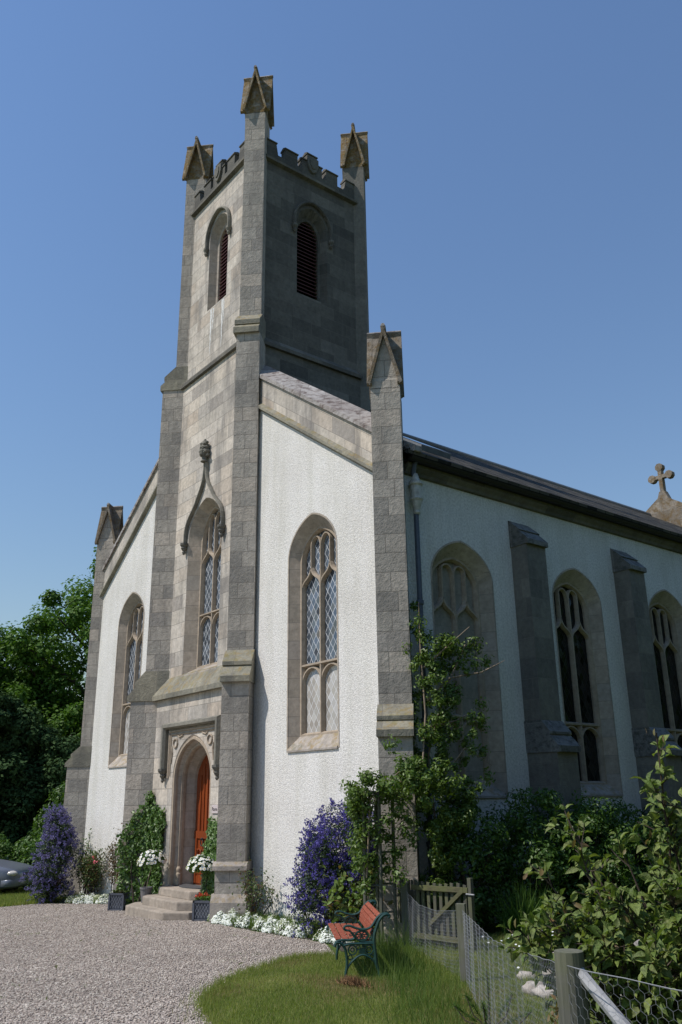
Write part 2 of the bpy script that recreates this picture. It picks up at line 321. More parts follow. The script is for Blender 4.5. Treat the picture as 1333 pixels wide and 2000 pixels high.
M['grass_dry'] = leafmat('straw coloured grass', [(0.26, 0.20, 0.09), (0.32, 0.26, 0.13), (0.19, 0.15, 0.06)], 0.3, 0.7, 0.2)

def groundmat():
    a = NT('rough grass ground'); p = a.pos()
    c = a.ramp(a.noise(p, 1.1, 6, 0.65), [(0.3, (0.05, 0.08, 0.018)), (0.55, (0.08, 0.115, 0.028)), (0.75, (0.14, 0.13, 0.05))])
    c = a.mix(1.0, c, a.ramp(a.noise(p, 45.0, 3), [(0.3, 0.6), (0.7, 1.3)]), 'MULTIPLY')
    a.l(c, a.b.inputs['Base Color']); a.b.inputs['Roughness'].default_value = 0.95; a.b.inputs['Specular IOR Level'].default_value = 0.1
    a.l(a.bump(a.noise(p, 60.0, 4), 0.7, 0.02), a.b.inputs['Normal'])
    return a.m
M['ground'] = groundmat()
PEB = [(0.0, (0.15, 0.122, 0.102)), (0.2, (0.31, 0.265, 0.232)), (0.5, (0.41, 0.345, 0.295)), (0.75, (0.37, 0.328, 0.285)), (1.0, (0.63, 0.575, 0.50))]
def gravelmat():
    a = NT('pinkish gravel'); p = a.pos()
    vo = a.n('ShaderNodeTexVoronoi'); a.l(p, vo.inputs['Vector']); vo.inputs['Scale'].default_value = 42.0
    sx = a.n('ShaderNodeSeparateColor'); a.l(vo.outputs['Color'], sx.inputs[0])
    c = a.ramp(sx.outputs[0], PEB)
    c = a.mix(1.0, c, a.ramp(a.noise(a.scalev(p, (1.0, .45, 1.0)), 0.9, 6, 0.65), [(0.32, 0.78), (0.68, 1.16)]), 'MULTIPLY')
    a.l(c, a.b.inputs['Base Color']); a.b.inputs['Roughness'].default_value = 0.9; a.b.inputs['Specular IOR Level'].default_value = 0.2
    a.l(a.bump(a.math('MULTIPLY', vo.outputs['Distance'], -1.0), 0.9, 0.03), a.b.inputs['Normal'])
    return a.m
M['gravel'] = gravelmat()
def pebmat():
    a = NT('gravel chips'); ri = a.n('ShaderNodeNewGeometry').outputs['Random Per Island']
    a.l(a.ramp(ri, PEB), a.b.inputs['Base Color']); a.b.inputs['Roughness'].default_value = 0.9; a.b.inputs['Specular IOR Level'].default_value = 0.2
    return a.m
M['pebble'] = pebmat()

# ------------------------------------------------------------------ mesh helpers
class MB:
    def __init__(s): s.v = []; s.f = []
    def add(s, vs, fs):
        o = len(s.v); s.v += [tuple(p) for p in vs]; s.f += [tuple(o+i for i in f) for f in fs]
    def quad(s, *p): s.add(p, [tuple(range(len(p)))])
    def box(s, x0, x1, y0, y1, z0, z1, M_=None):
        P = [(x, y, z) for z in (z0, z1) for y in (y0, y1) for x in (x0, x1)]
        if M_ is not None: P = [M_ @ Vector(p) for p in P]
        s.add(P, [(0, 2, 3, 1), (4, 5, 7, 6), (0, 1, 5, 4), (2, 6, 7, 3), (0, 4, 6, 2), (1, 3, 7, 5)])
    def extrude(s, poly, A, B):
        """polygon of 3D points extruded: poly offset by vector A to vector B"""
        n = len(poly); A = Vector(A); B = Vector(B)
        vs = [Vector(p)+A for p in poly] + [Vector(p)+B for p in poly]
        fs = [(i, (i+1) % n, n+(i+1) % n, n+i) for i in range(n)]
        tri = tessellate_polygon([[Vector(p) for p in poly]])
        fs += [tuple(t) for t in tri] + [tuple(n+i for i in reversed(t)) for t in tri]
        s.add(vs, fs)
    def tube(s, pts, rad, sides=6, cap=True):
        pts = [Vector(p) for p in pts]; n = len(pts)
        if not hasattr(rad, '__len__'): rad = [rad]*n
        rings = []; up = None
        for i, p in enumerate(pts):
            t = (pts[min(i+1, n-1)]-pts[max(i-1, 0)])
            if t.length < 1e-9: t = Vector((0, 0, 1))
            t.normalize()
            if up is None:
                up = Vector((0, 0, 1)) if abs(t.z) < 0.9 else Vector((1, 0, 0))
            a = t.cross(up)
            if a.length < 1e-6: a = t.orthogonal()
            a.normalize(); b = a.cross(t); up = b
            rings.append([p + (a*math.cos(2*math.pi*k/sides) + b*math.sin(2*math.pi*k/sides))*rad[i] for k in range(sides)])
        vs = [q for r_ in rings for q in r_]
        fs = [(i*sides+k, i*sides+(k+1) % sides, (i+1)*sides+(k+1) % sides, (i+1)*sides+k) for i in range(n-1) for k in range(sides)]
        if cap: fs += [tuple(range(sides)), tuple((n-1)*sides+k for k in reversed(range(sides)))]
        s.add(vs, fs)
    def lathe(s, prof, c, sides=16):
        vs = [(c[0]+r_*math.cos(2*math.pi*k/sides), c[1]+r_*math.sin(2*math.pi*k/sides), c[2]+z) for r_, z in prof for k in range(sides)]
        n = len(prof)
        fs = [(i*sides+k, i*sides+(k+1) % sides, (i+1)*sides+(k+1) % sides, (i+1)*sides+k) for i in range(n-1) for k in range(sides)]
        fs += [tuple(range(sides)), tuple((n-1)*sides+k for k in range(sides))]
        s.add(vs, fs)
    def holed(s, outer, holes, place):
        """planar 2D polygon with holes; place(u,v)->3D"""
        polys = [[Vector((u, v, 0)) for u, v in outer]] + [[Vector((u, v, 0)) for u, v in h] for h in holes]
        flat = [p for q in polys for p in q]
        s.add([place(p.x, p.y) for p in flat], [tuple(t) for t in tessellate_polygon(polys)])
    def bar(s, pts, place, w, d0, d1, closed=False, cham=0.42):
        """a moulded stone bar swept along a 2D path on a wall"""
        n = len(pts); prof = [(-0.5*w, d1), (-0.5*w, d0+(d1-d0)*0.45), (-0.5*w*cham, d0), (0.5*w*cham, d0), (0.5*w, d0+(d1-d0)*0.45), (0.5*w, d1)]
        vs = []
        for i, (u, v) in enumerate(pts):
            if closed: a, b = pts[i-1], pts[(i+1) % n]
            else: a, b = pts[max(0, i-1)], pts[min(n-1, i+1)]
            p = (u, v)
            d1_ = Vector((p[0]-a[0], p[1]-a[1])); d2_ = Vector((b[0]-p[0], b[1]-p[1]))
            if d1_.length < 1e-9: d1_ = d2_
            if d2_.length < 1e-9: d2_ = d1_
            d1_.normalize(); d2_.normalize(); t = d1_+d2_
            if t.length < 1e-6: t = d1_
            t.normalize(); nn = Vector((-t.y, t.x)); k = 1/max(0.5, nn.dot(Vector((-d1_.y, d1_.x))))
            for o, d in prof: vs.append(place(u+nn.x*o*k, v+nn.y*o*k, d))
        m = len(prof); fs = []
        for i in range(n if closed else n-1):
            j = (i+1) % n
            for k in range(m-1): fs.append((i*m+k, i*m+k+1, j*m+k+1, j*m+k))
        if not closed: fs += [tuple(range(m)), tuple((n-1)*m+k for k in range(m))]
        s.add(vs, fs)
    def build(s, name, mat, parent=None, label=None, smooth=False, uvo=(0, 0, 0), bevel=0.0, kind=None):
        off = Vector((0, 0, 0)); q = parent
        while q is not None: off += q.location; q = q.parent
        me = bpy.data.meshes.new(name); me.from_pydata([Vector(p)-off for p in s.v], [], s.f); me.update()
        import bmesh
        bm = bmesh.new(); bm.from_mesh(me); bmesh.ops.recalc_face_normals(bm, faces=bm.faces)
        if bevel:
            bmesh.ops.remove_doubles(bm, verts=bm.verts, dist=1e-4)
            eds = [e for e in bm.edges if len(e.link_faces) == 2 and e.calc_face_angle(0) > 0.5]
            bmesh.ops.bevel(bm, geom=eds, offset=bevel, segments=2, affect='EDGES', profile=0.6)
        bm.to_mesh(me); bm.free(); me.update()
        uvl = me.uv_layers.new(name='UVMap'); o = Vector(uvo)-off
        arr = np.empty(len(me.loops)*2, 'f')
        co = np.empty(len(me.vertices)*3, 'f'); me.vertices.foreach_get('co', co); co = co.reshape(-1, 3)-np.array(o)
        for p in me.polygons:
            N = p.normal
            T = Vector((-N.y, N.x, 0))
            if T.length > 0.3:
                T.normalize(); W = N.cross(T)
                if W.z < 0: W = -W
                sl = 1/max(0.3, W.z) if abs(W.z) < 0.98 else 1.0
                for li in p.loop_indices:
                    c = co[me.loops[li].vertex_index]
                    arr[2*li] = c[0]*T.x+c[1]*T.y; arr[2*li+1] = (c[0]*W.x+c[1]*W.y+c[2]*W.z) if sl != 1.0 else c[2]
            else:
                for li in p.loop_indices:
                    c = co[me.loops[li].vertex_index]; arr[2*li] = c[0]; arr[2*li+1] = c[1]
        uvl.data.foreach_set('uv', arr)
        if smooth: me.polygons.foreach_set('use_smooth', [True]*len(me.polygons))
        me.materials.append(mat)
        ob = bpy.data.objects.new(name, me); COL.objects.link(ob)
        if parent is not None: ob.parent = parent
        if label: ob['label'] = label
        if kind: ob['kind'] = kind
        return ob

def build_pieces(mb, name, mat, parent, **kw):
    """one object for each connected piece of the builder"""
    par_ = list(range(len(mb.v)))
    def find(i):
        while par_[i] != i: par_[i] = par_[par_[i]]; i = par_[i]
        return i
    for f in mb.f:
        for q in f[1:]: par_[find(q)] = find(f[0])
    gr = {}
    for f in mb.f: gr.setdefault(find(f[0]), []).append(f)
    out = []
    for fs in gr.values():
        ids = sorted({i for f in fs for i in f}); mp = {i: k for k, i in enumerate(ids)}; q = MB(); q.add([mb.v[i] for i in ids], [tuple(mp[i] for i in f) for f in fs]); out.append(q.build(name, mat, parent, **kw))
    return out
def tag(o, label, cat, group=None, kind=None):
    o['label'] = label; o['category'] = cat
    if group: o['group'] = group
    if kind: o['kind'] = kind
    return o
def thing(name, loc, label, cat, group=None):
    o = bpy.data.objects.new(name, None); COL.objects.link(o); o.location = loc; o.empty_display_size = 0.2
    return tag(o, label, cat, group)
def copy_tree(o, parent=None):
    c = o.copy(); COL.objects.link(c); c.parent = parent
    for ch in list(o.children): copy_tree(ch, c)
    return c

# templates (t, b, n) unit size
TPL = {
 'leaf': ([(-.5, 0, 0), (0.0, .28, .08), (.5, 0, 0), (0.0, -.28, .08)], [(0, 1, 2), (0, 2, 3)]),
 'round': ([(-.5, 0, 0), (-.1, .38, .08), (.5, 0, -.05), (-.1, -.38, .08)], [(0, 1, 2), (0, 2, 3)]),
 'broad': ([(-.5, 0, 0), (-.22, .2, .05), (-.2, 0, 0), (-.22, -.2, .05), (.16, .19, .03), (.16, 0, -.03), (.16, -.19, .03), (.5, 0, -.14)],
           [(0, 1, 2), (0, 2, 3), (1, 4, 5), (1, 5, 2), (2, 5, 6), (2, 6, 3), (4, 7, 5), (5, 7, 6)]),
 'curled': ([(-.5, 0, 0), (-.24, .21, .1), (-.22, 0, -.02), (-.24, -.21, .1), (.14, .2, .07), (.16, 0, -.06), (.14, -.2, .07), (.5, 0, -.22), (-.05, .25, .11), (-.03, 0, -.03), (-.05, -.25, .11)],
            [(0, 1, 2), (0, 2, 3), (1, 8, 9), (1, 9, 2), (2, 9, 10), (2, 10, 3), (8, 4, 5), (8, 5, 9), (9, 5, 6), (9, 6, 10), (4, 7, 5), (5, 7, 6)]),
 'floret': ([(-.5, -.5, 0), (.5, -.5, .1), (.5, .5, 0), (-.5, .5, .1)], [(0, 1, 2), (0, 2, 3)]),
 'blade': ([(0, -.5, 0), (0, .5, 0), (1, 0, .0)], [(0, 1, 2)]),
 'stone': ([(.5, 0, 0), (-.5, 0, 0.02), (0, .4, 0), (0.05, -.42, 0), (0.05, .05, .33), (0, 0, -.3)], [(0, 2, 4), (2, 1, 4), (1, 3, 4), (3, 0, 4), (2, 0, 5), (1, 2, 5), (3, 1, 5), (0, 3, 5)]),
 'daisy': ([(0, 0, .06)] + [(.5*math.cos(i*math.pi/4), .5*math.sin(i*math.pi/4), 0) for i in range(8)], [(0, i+1, (i+1) % 8+1) for i in range(8)]),
}
def unit(v): return v/np.maximum(1e-9, np.linalg.norm(v, axis=1, keepdims=True))
def frames(N, tdir=None, jit=1.0):
    N = unit(N); r_ = RNG.normal(size=N.shape)*jit
    if tdir is not None: r_ = r_ + tdir
    T = unit(r_ - (r_*N).sum(1, keepdims=True)*N); return T, np.cross(N, T), N
def scatter(name, tpl, C, N, S, mat, parent=None, tdir=None, jit=1.0, width=1.0, kind=None, T=None, B=None, label=None):
    tv, tf = TPL[tpl]; tv = np.array(tv, 'f'); tf = np.array(tf, 'i'); C = np.asarray(C, float)
    n = len(C); S = np.broadcast_to(np.asarray(S, float).reshape(-1, 1, 1), (n, 1, 1))
    if T is None: T, B, N = frames(np.asarray(N, float), tdir, jit)
    W = np.broadcast_to(np.asarray(width, float).reshape(-1, 1, 1), (n, 1, 1))
    V = C[:, None, :] + S*(tv[None, :, 0:1]*T[:, None, :] + W*tv[None, :, 1:2]*B[:, None, :] + tv[None, :, 2:3]*N[:, None, :])
    off = np.zeros(3); q = parent
    while q is not None: off += np.array(q.location); q = q.parent
    V = (V-off).reshape(-1, 3); k = len(tv)
    F = (tf[None] + (np.arange(n)*k)[:, None, None]).reshape(-1)
    me = bpy.data.meshes.new(name); me.vertices.add(len(V)); me.vertices.foreach_set('co', V.astype('f').ravel())
    nf = len(F)//3; me.loops.add(nf*3); me.loops.foreach_set('vertex_index', F.astype('i'))
    me.polygons.add(nf); me.polygons.foreach_set('loop_start', np.arange(nf, dtype='i')*3)
    try: me.polygons.foreach_set('loop_total', np.full(nf, 3, 'i'))
    except Exception: pass
    me.update(calc_edges=True); me.validate()
    me.materials.append(mat)
    o = bpy.data.objects.new(name, me); COL.objects.link(o)
    if parent is not None: o.parent = parent
    if kind: o['kind'] = kind
    if label: o['label'] = label
    return o
def sphere_dirs(n): return unit(RNG.normal(size=(n, 3)))
def clumps(centres, rad, per, squash=(1, 1, 1), up=0.5, fill=0.35):
    """leaf positions and normals on the shells of many small clumps"""
    Cs = np.asarray(centres, float); n = len(Cs)*per
    c = np.repeat(Cs, per, 0); rr = np.repeat(np.broadcast_to(np.asarray(rad, float), (len(Cs),)), per)
    d = sphere_dirs(n); k = (1-fill*RNG.random(n))*rr
    P = c + d*k[:, None]*np.array(squash); N = d + np.array([0, 0, up]) + RNG.normal(size=(n, 3))*0.45
    return P, N
def blob(centre, radii, n, lo=0.35):
    d = sphere_dirs(n); r_ = lo + (1-lo)*RNG.random(n)**0.6
    return np.array(centre) + d*r_[:, None]*np.array(radii)
def bez(p0, p1, p2, p3, n):
    out = []
    for i in range(n+1):
        t = i/n; s = 1-t
        out.append(tuple(s**3*a+3*s*s*t*b+3*s*t*t*c+t**3*d for a, b, c, d in zip(p0, p1, p2, p3)))
    return out
def arch(hw, z0, zs, za, n=10, point=0.40):
    """outline of an opening with a pointed head: bottom-left, up, over, bottom-right"""
    r_ = za-zs
    right = bez((hw, zs), (hw, zs+0.56*r_), (point*hw, zs+0.93*r_), (0, za), n)
    left = [(-u, v) for u, v in right]
    return [(-hw, z0)] + left + list(reversed(right))[1:] + [(hw, z0)]

# ================================================================== THE CHURCH
YF, XS, XL = -0.08, 4.5, -7.5          # gable plane, side wall plane, far side wall
church = thing('church', (-1.5, 0, 0), 'old stone and white harled church with pinnacled square tower', 'church')
S2 = math.sqrt(0.5)
def front(y0): return lambda u, v, d=0.0: Vector((u, y0+d, v))
def side(x0): return lambda u, v, d=0.0: Vector((x0-d, u, v))
def shift(pl, c): return lambda u, v, d=0.0: pl(u+c, v, d)
def strip(mb, A, B, place, da, db):
    n = len(A)
    for i in range(n-1):
        mb.quad(place(*A[i], da), place(*A[i+1], da), place(*B[i+1], db), place(*B[i], db))
def ctr(pl, c, outline): return [(u+c, v) for u, v in outline]

# ---- tower walls
TFY, TX0, TX1, TBY = -0.15, -3.15, 0.15, 3.31
BEL = arch(0.46, 13.5, 15.55, 16.1, 10, 0.5)
TW = arch(0.75, 4.55, 7.6, 8.45, 12, 0.42); TWC = -1.44
DR = arch(0.80, 0.42, 2.45, 3.28, 12, 0.5); DC = -1.3; PY = -0.36
mb = MB()
mb.holed([(TX0, 11.8), (TX1, 11.8), (TX1, 16.9), (TX0, 16.9)], [ctr(0, -1.42, BEL)], front(TFY))
mb.holed([(TX0-.05, 4.5), (TX1+.05, 4.5), (TX1+.05, 11.72), (TX0-.05, 11.72)], [ctr(0, TWC, TW)], front(-0.2))
mb.holed([(TX0-.1, -0.5), (TX1+.1, -0.5), (TX1+.1, 4.14), (TX0-.1, 4.14)], [ctr(0, DC, [(u, max(v, 0.42)) for u, v in DR])], front(PY))
tower = mb.build('tower', M['ashlar'], church, uvo=(TX0, 0, 0))
mb = MB()
mb.holed([(TFY, 11.8), (TBY, 11.8), (TBY, 16.9), (TFY, 16.9)], [ctr(0, 1.6, BEL)], side(TX1))
mb.quad((TX1+.05, -.2, 6), (TX1+.05, TBY+.05, 6), (TX1+.05, TBY+.05, 11.72), (TX1+.05, -.2, 11.72))
mb.quad((TX1+.1, PY, -.5), (TX1+.1, 0, -.5), (TX1+.1, 0, 4.3), (TX1+.1, PY, 4.14))
mb.quad((TX0-.1, PY, -.5), (TX0-.1, 0, -.5), (TX0-.1, 0, 4.3), (TX0-.1, PY, 4.14))
mb.quad((TX0, TFY, 11.8), (TX0, TBY, 11.8), (TX0, TBY, 16.9), (TX0, TFY, 16.9))
mb.quad((TX0-.05, -.2, 4.4), (TX0-.05, TBY+.05, 4.4), (TX0-.05, TBY+.05, 11.72), (TX0-.05, -.2, 11.72))
mb.quad((TX0, TBY, 9), (TX1, TBY, 9), (TX1, TBY, 16.9), (TX0, TBY, 16.9))
mb.quad((TX0, TFY, 16.88), (TX1, TFY, 16.88), (TX1, TBY, 16.88), (TX0, TBY, 16.88))
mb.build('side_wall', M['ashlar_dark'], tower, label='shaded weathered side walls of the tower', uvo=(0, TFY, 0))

def string(name, path, z, prof, mat, parent, inset=0.3):
    """a moulded course along a closed or open plan path (list of xy), profile = (outward, height)"""
    mb = MB(); n = len(path)
    for i in range(n-1):
        a = Vector((path[i][0], path[i][1], 0)); b = Vector((path[i+1][0], path[i+1][1], 0)); t = (b-a).normalized(); o = Vector((t.y, -t.x, 0))
        A = [a + o*p + t*inset + Vector((0, 0, z+h)) for p, h in prof]
        B = [b + o*p - t*inset + Vector((0, 0, z+h)) for p, h in prof]
        m = len(prof)
        mb.add(A+B, [(k, (k+1) % m, m+(k+1) % m, m+k) for k in range(m)] + [tuple(range(m)), tuple(m+k for k in reversed(range(m)))])
    return mb.build(name, mat, parent)
PLAN = [(TX0, TBY), (TX0, TFY), (TX1, TFY), (TX1, TBY), (TX0, TBY)]
string('string_course', PLAN, 16.88, [(-.05, -.02), (.10, .03), (.10, .10), (0, .2), (-.05, .2)], M['string'], tower)
PLM = [(TX0-.05, TBY), (TX0-.05, -.2), (TX1+.05, -.2), (TX1+.05, TBY)]
string('string_course', PLM, 11.72, [(-.1, -.02), (.07, 0.0), (.07, .09), (-.06, .26), (-.1, .26)], M['string'], tower)
mb = MB()                                   # the big weathered offset over the door stage
mb.extrude([(-3.32, -.46, 4.09), (-3.32, -.46, 4.19), (-3.32, -.19, 4.6), (-3.32, -.1, 4.6), (-3.32, -.1, 4.09)], (0.0, 0, 0), (3.64, 0, 0))
mb.build('weathered_offset', M['weathering'], tower)
# parapet with stepped merlons and a shield on each face
FR = [(0, .45), (.10, .45), (.12, .13), (.20, .13), (.20, .44), (.335, .44), (.335, .13), (.385, .13), (.385, .42), (.445, .42), (.445, .66), (.555, .66), (.555, .42), (.615, .42), (.615, .13), (.665, .13), (.665, .44), (.80, .44), (.80, .13), (.88, .13), (.90, .45), (1, .45)]
mb = MB(); mc = MB(); sh = MB()
for a, b in ((PLAN[1], PLAN[2]), (PLAN[2], PLAN[3]), (PLAN[3], PLAN[4]), (PLAN[0], PLAN[1])):
    a = Vector((*a, 0)); b = Vector((*b, 0)); t = (b-a).normalized(); o = Vector((t.y, -t.x, 0)); L = (b-a).length; m_, w_ = 0.36, L-0.72
    P = [a + t*(m_+f*w_) + Vector((0, 0, 17.06+h)) for f, h in FR]
    P = [a + t*m_ + Vector((0, 0, 17.05))] + P + [a + t*(m_+w_) + Vector((0, 0, 17.05))]
    mb.extrude(P, o*0.03, o*-0.16)
    for i in range(len(FR)-1):
        (f0, h0), (f1, h1) = FR[i], FR[i+1]
        if abs(h0-h1) < 1e-6 and f1 > f0 and h0 > 0.2:
            c0 = a + t*(m_+f0*w_-.02) + Vector((0, 0, 17.06+h0)); c1 = a + t*(m_+f1*w_+.02) + Vector((0, 0, 17.06+h1))
            mc.extrude([c0 + o*.055, c0 + o*.055 + Vector((0, 0, .03)), c0 - o*.06 + Vector((0, 0, .09)), c0 - o*.18 + Vector((0, 0, .03)), c0 - o*.18], (0, 0, 0), c1-c0)
    c = a + t*(L/2) + Vector((0, 0, 17.42))
    S = [(-.17, .2), (0, .23), (.17, .2), (.17, -.02), (.1, -.2), (0, -.27), (-.1, -.2), (-.17, -.02)]
    sh.extrude([c + t*u + Vector((0, 0, v)) for u, v in S], o*.02, o*.09)
    sh.extrude([c + t*u*.6 + Vector((0, 0, v*.6)) for u, v in S], o*.02, o*.115)
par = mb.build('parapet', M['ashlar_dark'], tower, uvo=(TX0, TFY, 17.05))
build_pieces(mc, 'merlon_cap', M['string'], tower); build_pieces(sh, 'shield', M['carving'], tower, bevel=0.012)

# ---- diagonal buttresses with pinnacles
def prism(mb, c, n, e, poly, e0, e1):
    """poly of (outward, z), extruded along e"""
    P = [Vector((c[0]+n.x*q, c[1]+n.y*q, z)) for q, z in poly]
    mb.extrude(P, e*e0, e*e1)
def pinnacle(parent, c, n, e, a, zb, zs, za, over, mats):
    core = MB(); cap = MB(); rid = MB(); k = (za-zs)/(a+.055)
    prism(core, c, n, e, [(-a, zb), (a, zb), (a, zs+.02), (-a, zs+.02)], -a, a)
    for A, B in ((n, e), (e, n)):
        prism(core, c, A, B, [(-a+.01, zs), (a-.01, zs), (a-.01, zs+.05), (0, za-.20), (-a+.01, zs+.05)], -a+.02, a-.02)
        w = a+.055; L = max(a+over, w+.006)
        for q0, q1 in ((-L, -a+.03), (a-.03, L)):              # the raking barge of each gablet
            P = [Vector((c[0]+A.x*q, c[1]+A.y*q, z)) for q, z in [(-w, zs-.02), (0, za), (w, zs-.02), (w-.05, zs-.06), (0, za-.17), (-w+.05, zs-.06)]]
            cap.extrude(P, B*q0, B*q1)
        for sa in (-1, 1):                                     # roof slopes meeting in valleys behind the gablets
            for sb in (-1, 1):
                pt = lambda q, b_, z: Vector((c[0]+A.x*sa*q+B.x*sb*b_, c[1]+A.y*sa*q+B.y*sb*b_, z))
                nn = (A*sa*(za-zs)+Vector((0, 0, w))).normalized()
                cap.extrude([pt(w, w-.004, zs-.02), pt(w, L-.004, zs-.02), pt(0, L-.004, za-.004), pt(0, 0, za-.004)], nn*-.004, nn*-.05)
        p0 = Vector((c[0], c[1], za)) - B*(a+over+.01); p1 = Vector((c[0], c[1], za)) + B*(a+over+.01)
        rid.tube([p0, p1], 0.036, 8)
    p = core.build('pinnacle', mats[0], parent, uvo=(c[0]-a*e.x, c[1]-a*e.y, 0))
    build_pieces(cap, 'gablet_roof', mats[1], parent); build_pieces(rid, 'ridge_roll', M['coping'], parent)
def diag(cx, cy, sx, sy, pieces, ec, w, top, body_mat):
    n = Vector((sx, sy, 0)).normalized(); e = Vector((-sy, sx, 0)).normalized()
    c = (cx+e.x*ec, cy+e.y*ec); body = MB(); wth = MB(); pl_ = MB()
    for kind, poly, ww in pieces:
        {'b': body, 'w': wth, 'p': pl_}[kind]
        prism({'b': body, 'w': wth, 'p': pl_}[kind], c, n, e, poly, -w/2-ww, w/2+ww)
    b = body.build('buttress', body_mat, church, uvo=(c[0]-e.x*w/2, c[1]-e.y*w/2, 0))
    if wth.v: build_pieces(wth, 'weathering', M['weathering'], b)
    if pl_.v: build_pieces(pl_, 'plinth', M['sill'], b)
    if top: pinnacle(b, (cx+e.x*top[6], cy+e.y*top[6]), n, e, top[0], top[1], top[2], top[3], top[4], top[5])
    return b
TB = [('p', [(-.5, -.5), (.96, -.5), (.96, .33), (.88, .46), (-.5, .46)], .06),
      ('b', [(-.5, .46), (.88, .46), (.88, .84), (-.5, .84)], .012),
      ('p', [(-.5, .84), (.94, .84), (.94, .91), (.86, .98), (-.5, .98)], .05),
      ('b', [(-.5, .98), (.86, .98), (.86, 4.1), (-.5, 4.1)], 0),
      ('w', [(-.5, 4.1), (.94, 4.1), (.94, 4.21), (.76, 4.42), (.79, 4.43), (.79, 4.50), (.56, 4.75), (-.5, 4.75)], .025),
      ('b', [(-.5, 4.75), (.56, 4.75), (.56, 11.72), (-.5, 11.72)], 0),
      ('w', [(-.5, 11.72), (.62, 11.72), (.62, 11.85), (.50, 11.97), (.53, 11.98), (.53, 12.09), (.25, 12.36), (-.5, 12.36)], .025),
      ('b', [(-.3, 12.36), (.25, 12.36), (.25, 18.12), (-.3, 18.12)], 0)]
TOP = (.25, 18.1, 18.17, 19.46, .12, (M['lichen'], M['lichen']), 0.0)
UP = TB[-2:]
diag(0, 0, 1, -1, TB[:6], .06, .52, None, M['buttress'])
nb = diag(0, 0, 1, -1, [TB[6], ('b', TB[7][1], -.01)], .02, .52, TOP[:6]+(.02,), M['buttress'])
diag(-3.0, 0, -1, -1, TB, 0, .52, TOP, M['buttress'])
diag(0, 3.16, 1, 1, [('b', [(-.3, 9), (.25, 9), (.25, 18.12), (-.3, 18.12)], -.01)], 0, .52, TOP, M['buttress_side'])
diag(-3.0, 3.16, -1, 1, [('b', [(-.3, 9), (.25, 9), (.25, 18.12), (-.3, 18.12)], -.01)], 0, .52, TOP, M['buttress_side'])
FB = [('p', [(-.5, -.8), (.66, -.8), (.66, .3), (.58, .42), (-.5, .42)], .06),
      ('b', [(-.5, .42), (.56, .42), (.56, 2.86), (-.5, 2.86)], 0),
      ('w', [(-.5, 2.86), (.62, 2.86), (.62, 2.96), (.46, 3.1), (.48, 3.11), (.48, 3.17), (.25, 3.36), (-.5, 3.36)], .02),
      ('b', [(-.4, 3.36), (.25, 3.36), (.25, 8.74), (-.4, 8.74)], 0)]
FT = (.25, 8.72, 8.84, 9.95, .05, (M['buttress'], M['lichen_brown']), 0.02)
diag(4.42, .06, 1, -1, FB, .02, .51, FT, M['buttress'])
diag(-7.42, .06, -1, -1, FB, 0, .51, FT[:6]+(0.0,), M['buttress'])

# ---- tracery windows
def tracery(parent, pl, hw, z0, zt, zo, zs, za, d0, d1, w=0.075, stone_mat=None):
    mb = MB(); h = hw/2; ap = zo+0.62*h+.12
    inner = arch(hw, z0, zs, za, 12, 0.42)
    mb.bar(inner, pl, w*1.25, d0-.01, d1, closed=True)
    mb.bar([(0, z0), (0, zo+.05)], pl, w, d0, d1)
    mb.bar([(0, zo-.02), (0, za-.24)], pl, w*.75, d0+.008, d1)
    for s in (-1, 1):
        a = bez((s*hw, zo-.12), (s*hw, zo+.16), (s*(h+.06), zo+.05), (s*h, ap), 8); b = bez((s*h, ap), (s*(h-.06), zo+.05), (0, zo+.16), (0, zo-.12), 8)
        mb.bar(a, pl, w*.85, d0+.004, d1); mb.bar(b, pl, w*.85, d0+.004, d1)
        zc = zs+(za-zs)*0.50
        mb.bar([(s*h, ap-.02), (s*h, zc)], pl, w*.7, d0+.01, d1)
        k = [(s*h + s*-h/2*(1-math.cos(t)), zc + (za-.13-zc)*math.sin(t)) for t in [i*math.pi/16 for i in range(9)]]
        mb.bar(k, pl, w*.7, d0+.012, d1)
        k2 = [(s*h/2*(1-math.cos(t)), za-.24-.16 + .27*math.sin(t)) for t in [i*math.pi/16 for i in range(9)]]
        mb.bar(k2, pl, w*.6, d0+.014, d1)
        mb.bar([(s*hw, zt), (0, zt)], pl, w*.9, d0-.006, d1)
        t0 = zt-.36
        lo = bez((s*hw, t0), (s*hw, t0+.2), (s*(h+.16), zt-.06), (s*h, zt-.045), 6) + bez((s*h, zt-.045), (s*(h-.16), zt-.06), (0, t0+.2), (0, t0), 6)[1:]
        mb.bar(lo, pl, w*.8, d0+.016, d1)
    return mb.build('tracery', stone_mat or M['tracery'], parent)
